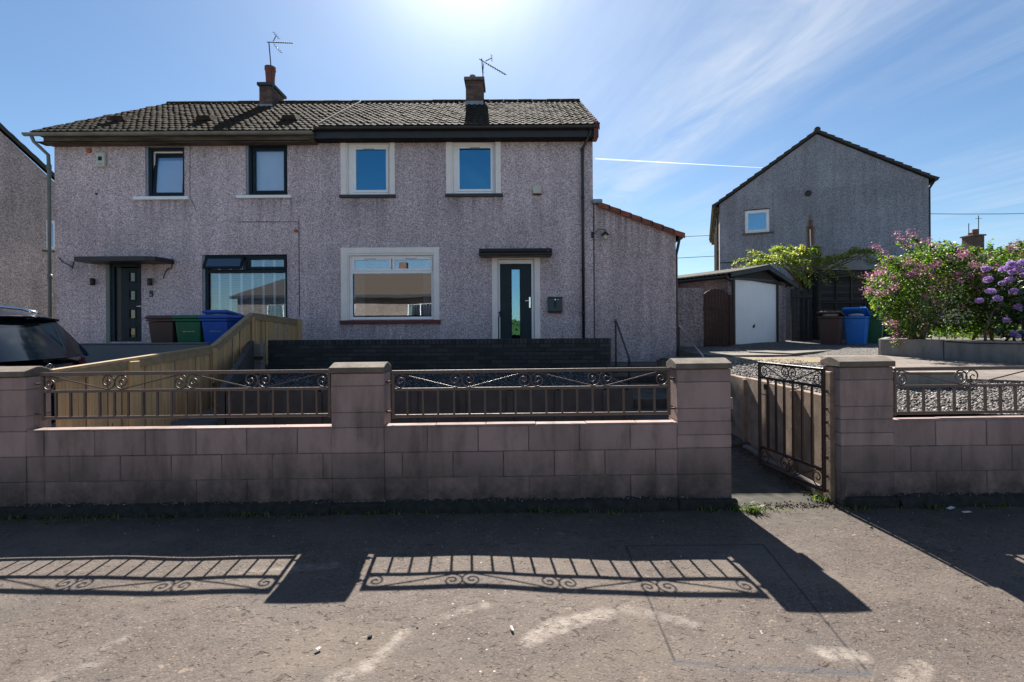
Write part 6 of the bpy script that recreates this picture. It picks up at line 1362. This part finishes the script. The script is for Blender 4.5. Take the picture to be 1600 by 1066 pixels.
# low railing seen through the stems
fr2 = thing('metal_fence', 'dark upright railings half seen through the stems of the pink shrub', 'fence', (9, 10.6, 1.3)); m = MB(); x = WP(1455, 500, 10.6).x
while x < 14: m.tube([(x, 10.6, 1.2), (x, 10.6, 1.8)], .010, 6); x += .17
m.tube([(WP(1455, 500, 10.6).x, 10.6, 1.76), (14, 10.6, 1.76)], .014, 6); m.build('railing', M_['black'], fr2)
# tree hanging over the garage
tr = thing('small_tree', 'wide spreading small leaved tree hanging over the garage roof and lap fence', 'tree', (10.2, 16.6, 1.0)); g = np.random.default_rng(31); bl = []
for (px, py, Y, rx, ry, rz) in ((1225, 402, 16, .45, .6, .20), (1255, 398, 16.2, .5, .6, .2), (1285, 408, 16.2, .5, .6, .13), (1200, 407, 15.8, .4, .5, .14), (1240, 412, 15.7, .5, .5, .13), (1310, 402, 16, .4, .4, .09), (1340, 394, 16, .35, .4, .08), (1215, 390, 16.2, .25, .3, .10), (1270, 388, 16.2, .3, .3, .08), (1180, 412, 15.9, .3, .3, .08)):
    p = WP(px, py, Y); bl.append((p.x, p.y, p.z, rx, ry, rz))
P1 = shell_points(g, bl, 3600, .1); st, dr_, ln = [], [], []
for (a, b, Y) in (((1215, 400), (1144, 398), 15.8), ((1210, 408), (1142, 411), 15.8), ((1200, 402), (1168, 388), 15.9), ((1240, 395), (1210, 382), 16), ((1250, 395), (1232, 384), 16), ((1262, 398), (1250, 384), 16), ((1280, 400), (1275, 386), 16), ((1240, 415), (1300, 432), 15.5), ((1235, 415), (1268, 440), 15.4), ((1300, 405), (1376, 398), 15.8), ((1310, 400), (1360, 384), 15.8), ((1320, 400), (1340, 383), 15.9), ((1300, 410), (1330, 422), 15.6), ((1350, 400), (1390, 412), 15.6), ((1280, 415), (1310, 430), 15.5), ((1350, 395), (1372, 390), 15.6), ((1335, 430), (1352, 436), 15.5), ((1225, 410), (1262, 436), 15.3)):
    p, q_ = wpn(*a, Y), wpn(*b, Y); st.append(p); ln.append(np.linalg.norm(q_ - p)); dr_.append((q_ - p) / ln[-1])
leaves('foliage', np.concatenate([P1, twig_leaves(g, st, dr_, ln, 120, .055)]), .043, M_['leaf_tree'], tr, 32, updir=.6)
m = MB(); base = Vector((10.2, 16.7, .8)); fork = Vector((10.0, 16.6, 3.0)); m.tube([base, base + Vector((.06, 0, 1.1)), fork], [.10, .085, .07], 8); m.build('trunk', M_['bark'], tr, smooth=True); m = MB()
for (s_, d_, L_) in zip(st, dr_, ln): p = Vector(s_); m.tube([fork, fork.lerp(p, .5) + Vector((0, 0, .12)), p, p + Vector(d_) * L_ * .6, p + Vector(d_) * L_ - Vector((0, 0, .16 * L_))], [.035, .024, .014, .008, .004], 5)
m.build('branch', M_['bark'], tr, smooth=True)

# ------------------------------------------------------------------ weeds at the foot of the walls, litter
def tuft(P0, n, h, seed, spread=.05):
    g = np.random.default_rng(seed); b = np.array(P0)[None] + np.stack([g.normal(size=n) * spread, g.normal(size=n) * spread * .5, np.zeros(n)], 1)
    a = g.uniform(0, 6.28, n); L_ = h * g.uniform(.4, 1.1, n); ln_ = np.stack([np.cos(a), np.sin(a), np.zeros(n)], 1); wd = np.stack([-np.sin(a), np.cos(a), np.zeros(n)], 1) * .0035
    mid = b + ln_ * (L_ * .25)[:, None] + np.array([0, 0, 1]) * (L_ * .65)[:, None]; tip = b + ln_ * (L_ * .8)[:, None] + np.array([0, 0, 1]) * (L_ * .8)[:, None]
    V = np.stack([b - wd, b + wd, mid + wd, mid - wd, tip], 1).reshape(-1, 3); i = np.arange(n)[:, None] * 5
    F_ = np.concatenate([i + np.array([[0, 1, 2]]), i + np.array([[0, 2, 3]]), i + np.array([[3, 2, 4]])]); return V, F_
def weed(px, py, n, h, seed, label, spread=.05, dz=0.0):
    x, y = gp(px, py); V, F_ = tuft((x, y, .006 * x + dz + float(cross_fall(x, y)) - .004), n, h, seed, spread); return tag(np_mesh('weed_tuft', V, F_, M_['grass']), label, 'weed', 'weeds at the foot of the walls')
weed(1178, 802, 110, .085, 1, 'bright green weed tuft in the middle of the gateway', .04)
weed(1152, 800, 60, .07, 9, 'small green weed just left of the gateway tuft', .03)
weed(1290, 786, 70, .10, 2, 'green weeds under the open metal gate by its post', .05)
weed(1272, 770, 36, .11, 3, 'tall grass blade clump behind the lower corner of the gate', .02)
weed(1215, 800, 30, .04, 12, 'thin yellow green weeds along the joint across the gateway', .09)
weed(1342, 798, 70, .06, 4, 'low green weed at the foot of the right pier', .08)
weed(1125, 796, 90, .12, 5, 'long grassy weed at the foot of the pier left of the gateway', .09)
weed(497, 795, 60, .13, 6, 'thin dry weed at the wall foot under the left railing', .06)
weed(100, 806, 110, .05, 7, 'flat green weed along the wall foot at far left', .16)
weed(1500, 790, 60, .07, 8, 'low weed at the wall foot right of the right pier', .1)
vv, ff = [], []; o = 0; g = np.random.default_rng(77)
for i in range(120):
    x = g.uniform(-5.2, 1.9) if i < 88 else g.uniform(3.3, 7.5); V, F_ = tuft((x, 4.235 - abs(g.normal()) * .03, .006 * x), 14, g.uniform(.02, .06), 100 + i, .03); vv.append(V); ff.append(F_ + o); o += len(V)
struct(np_mesh('grass', np.concatenate(vv), np.concatenate(ff), M_['grass']), 'stuff')
def crumbs():
    g = np.random.default_rng(5); n = 420; x = g.uniform(-5.5, 7.5, n); y = 4.22 - np.abs(g.normal(size=n)) * .22; k = ~((x > 1.95) & (x < 2.9)); 
    return np.stack([x[k], y[k], .006 * x[k] + .004 + cross_fall(x[k], y[k]) + hnoise(x[k], y[k]) * .4], 1)
g = np.random.default_rng(15); n = 900; xx = g.uniform(-6.5, 7.5, n); kk = ~((xx > 1.93) & (xx < 2.93)); xx = xx[kk]; g2_ = np.random.default_rng(66); dx_ = 2.90 - np.abs(g2_.normal(size=500)) * .09; dy_ = g2_.uniform(4.3, 6.0, 500); ex_ = g2_.uniform(2.0, 2.9, 260); ey_ = 4.30 + g2_.normal(size=260) * .04
D_ = np.concatenate([np.stack([dx_, dy_, .02 + (dy_ - 4.4) * .048 + .004], 1), np.stack([ex_, ey_, .006 * ex_ + .006], 1)])
M_['dirt_crumb'] = m_plain('dirt_crumb', (.06, .045, .03), .95, .4, 30)
struct(stones('dirt', D_, .010, M_['dirt_crumb'], 43), 'stuff')
struct(stones('grit', np.concatenate([crumbs(), np.stack([xx, 4.25 + g.normal(size=len(xx)) * .012, .006 * xx + .104 + g.normal(size=len(xx)) * .004], 1)]), .006, M_['stone'], 41), 'stuff')
def scrap(px, py, sx, sy, label, rot, mat='paper', nm='paper_scrap'):
    x, y = gp(px, py); m = MB(); Mz = Matrix.Translation((x, y, .006 * x + .008 + float(hnoise(x, y)) + float(cross_fall(x, y)))) @ Matrix.Rotation(rot, 4, 'Z'); n = 6; vs = []
    for i in range(n + 1):
        for j in (0, 1): vs.append(Mz @ Vector((-sx / 2 + sx * i / n, (j - .5) * sy * (1 - .3 * abs(i / n - .5)), .006 * (i % 2) + .004)))
    m.add(vs, [(2 * i, 2 * i + 2, 2 * i + 3, 2 * i + 1) for i in range(n)]); o = m.build(nm, M_[mat]); s_ = o.modifiers.new('t', 'SOLIDIFY'); s_.thickness = .002; tag(o, label, 'litter', 'scraps of litter'); return o
scrap(1486, 799, .10, .035, 'larger white paper scrap by the wall right of the gateway', .5); scrap(1511, 805, .08, .03, 'smaller white paper scrap right of the larger one', .2)
scrap(800, 984, .015, .045, 'tiny white scrap on the sunlit pavement at the centre', .3); scrap(497, 1015, .03, .02, 'white crumpled scrap near the lower left of the pavement', .8)
def pebble(px, py, s_, label):
    x, y = gp(px, py); bm = bmesh.new(); bmesh.ops.create_icosphere(bm, subdivisions=2, radius=s_); r = random.Random(px)
    for v in bm.verts: v.co *= r.uniform(.75, 1.15); v.co.z *= .7; v.co += Vector((x, y, .006 * x + float(cross_fall(x, y)) + float(hnoise(x, y)) + s_ * .35))
    me = bpy.data.meshes.new('stone'); bm.to_mesh(me); bm.free(); me.materials.append(M_['stone_black']); o = bpy.data.objects.new('pebble', me); COL.objects.link(o); tag(o, label, 'stone', 'loose dark stones on the pavement')
pebble(578, 996, .014, 'largest loose black stone on the sunlit pavement left of centre'); pebble(1361, 826, .011, 'small dark stone on the pavement in front of the gateway'); pebble(652, 982, .006, 'tiny dark stone between the black stone and the long pale scuff')

# ------------------------------------------------------------------ houses across the road, seen only mirrored in the windows
def bungalow(x0, x1, y0, label, wins):
    t = thing('bungalow', label, 'bungalow', (x0, y0, 0), 'bungalows across the road'); Mb_ = Matrix(((-1, 0, 0, 0), (0, -1, 0, y0), (0, 0, 1, 0), (0, 0, 0, 1)))
    m = MB(); holed_wall(m, -x1, -x0, -.1, 4.2, [(-b, -a, c, d) for a, b, c, d in wins], .12, Mb_); m.box(x0, x1, y0 - 9, y0 - .3, -.1, 4.2); m.build('wall', M_['harl_sunny'], t)
    e = .35; m = MB(); zr = 6.5; m.add([(x0 - e, y0 + e, 4.1), (x1 + e, y0 + e, 4.1), (x1 + e, y0 - 9.6, 4.1), (x0 - e, y0 - 9.6, 4.1), (x0 + 3.5, y0 - 4.5, zr), (x1 - 3.5, y0 - 4.5, zr)], [(0, 1, 5, 4), (1, 2, 5), (2, 3, 4, 5), (3, 0, 4), (0, 3, 2, 1)]); rf = m.build('roof', M_['tile_brown'], t)
    m = MB(); m.bbox(x0 - e, x1 + e, y0 + e - .02, y0 + e + .1, 3.9, 4.12, .02); m.build('gutter', M_['fascia'], t)
    m = MB(); xc = -9.0 if x0 < 0 else 12; m.bbox(xc, xc + .6, y0 - 4.9, y0 - 4.2, zr - .5, zr + .55, .02); c_ = m.build('chimney', M_['brick'], rf)
    for (a, b, c, d) in wins:
        w_ = window(t, (-b, -a, c, d), .04, M_['upvc'], [(.04, .49, .05, .95, 'fixed'), (.51, .96, .05, .95, 'fixed'), (.485, .515, .03, .97, 'bar')], M=Mb_); m = MB(); k = 9
        for i in range(k): x = -b + .1 + (b - a - .2) * i / k; m.box(x, x + .08, .15, .16, c + .05, d - .05, Mb_)
        m.build('blind', M_['blind'], w_)
bungalow(-19.5, -2.2, -9.8, 'beige bungalow with brown hipped roof across the road', [(-17.4, -15.2, 1.5, 3.5), (-12.8, -11.2, 1.5, 3.5), (-7.4, -5.6, 1.5, 3.5)])
bungalow(6.5, 20, -12, 'second beige bungalow across the road to the right', [(8, 10, 1.0, 2.7), (13, 15, 1.0, 2.7)])
hd = thing('hedge', 'clipped green hedge across the road', 'hedge', (0, -10, 0)); g = np.random.default_rng(3); pts = np.stack([g.uniform(-1.8, 6, 4000), -10 + g.uniform(-.5, .5, 4000), g.uniform(0, 2.3, 4000)], 1); leaves('foliage', pts, .09, M_['leaf_shrub'], hd, 4)
MB().bbox(-1.8, 6, -10.35, -9.65, -.05, 2.2, .1).build('core', M_['leaf_rhodo'], hd)
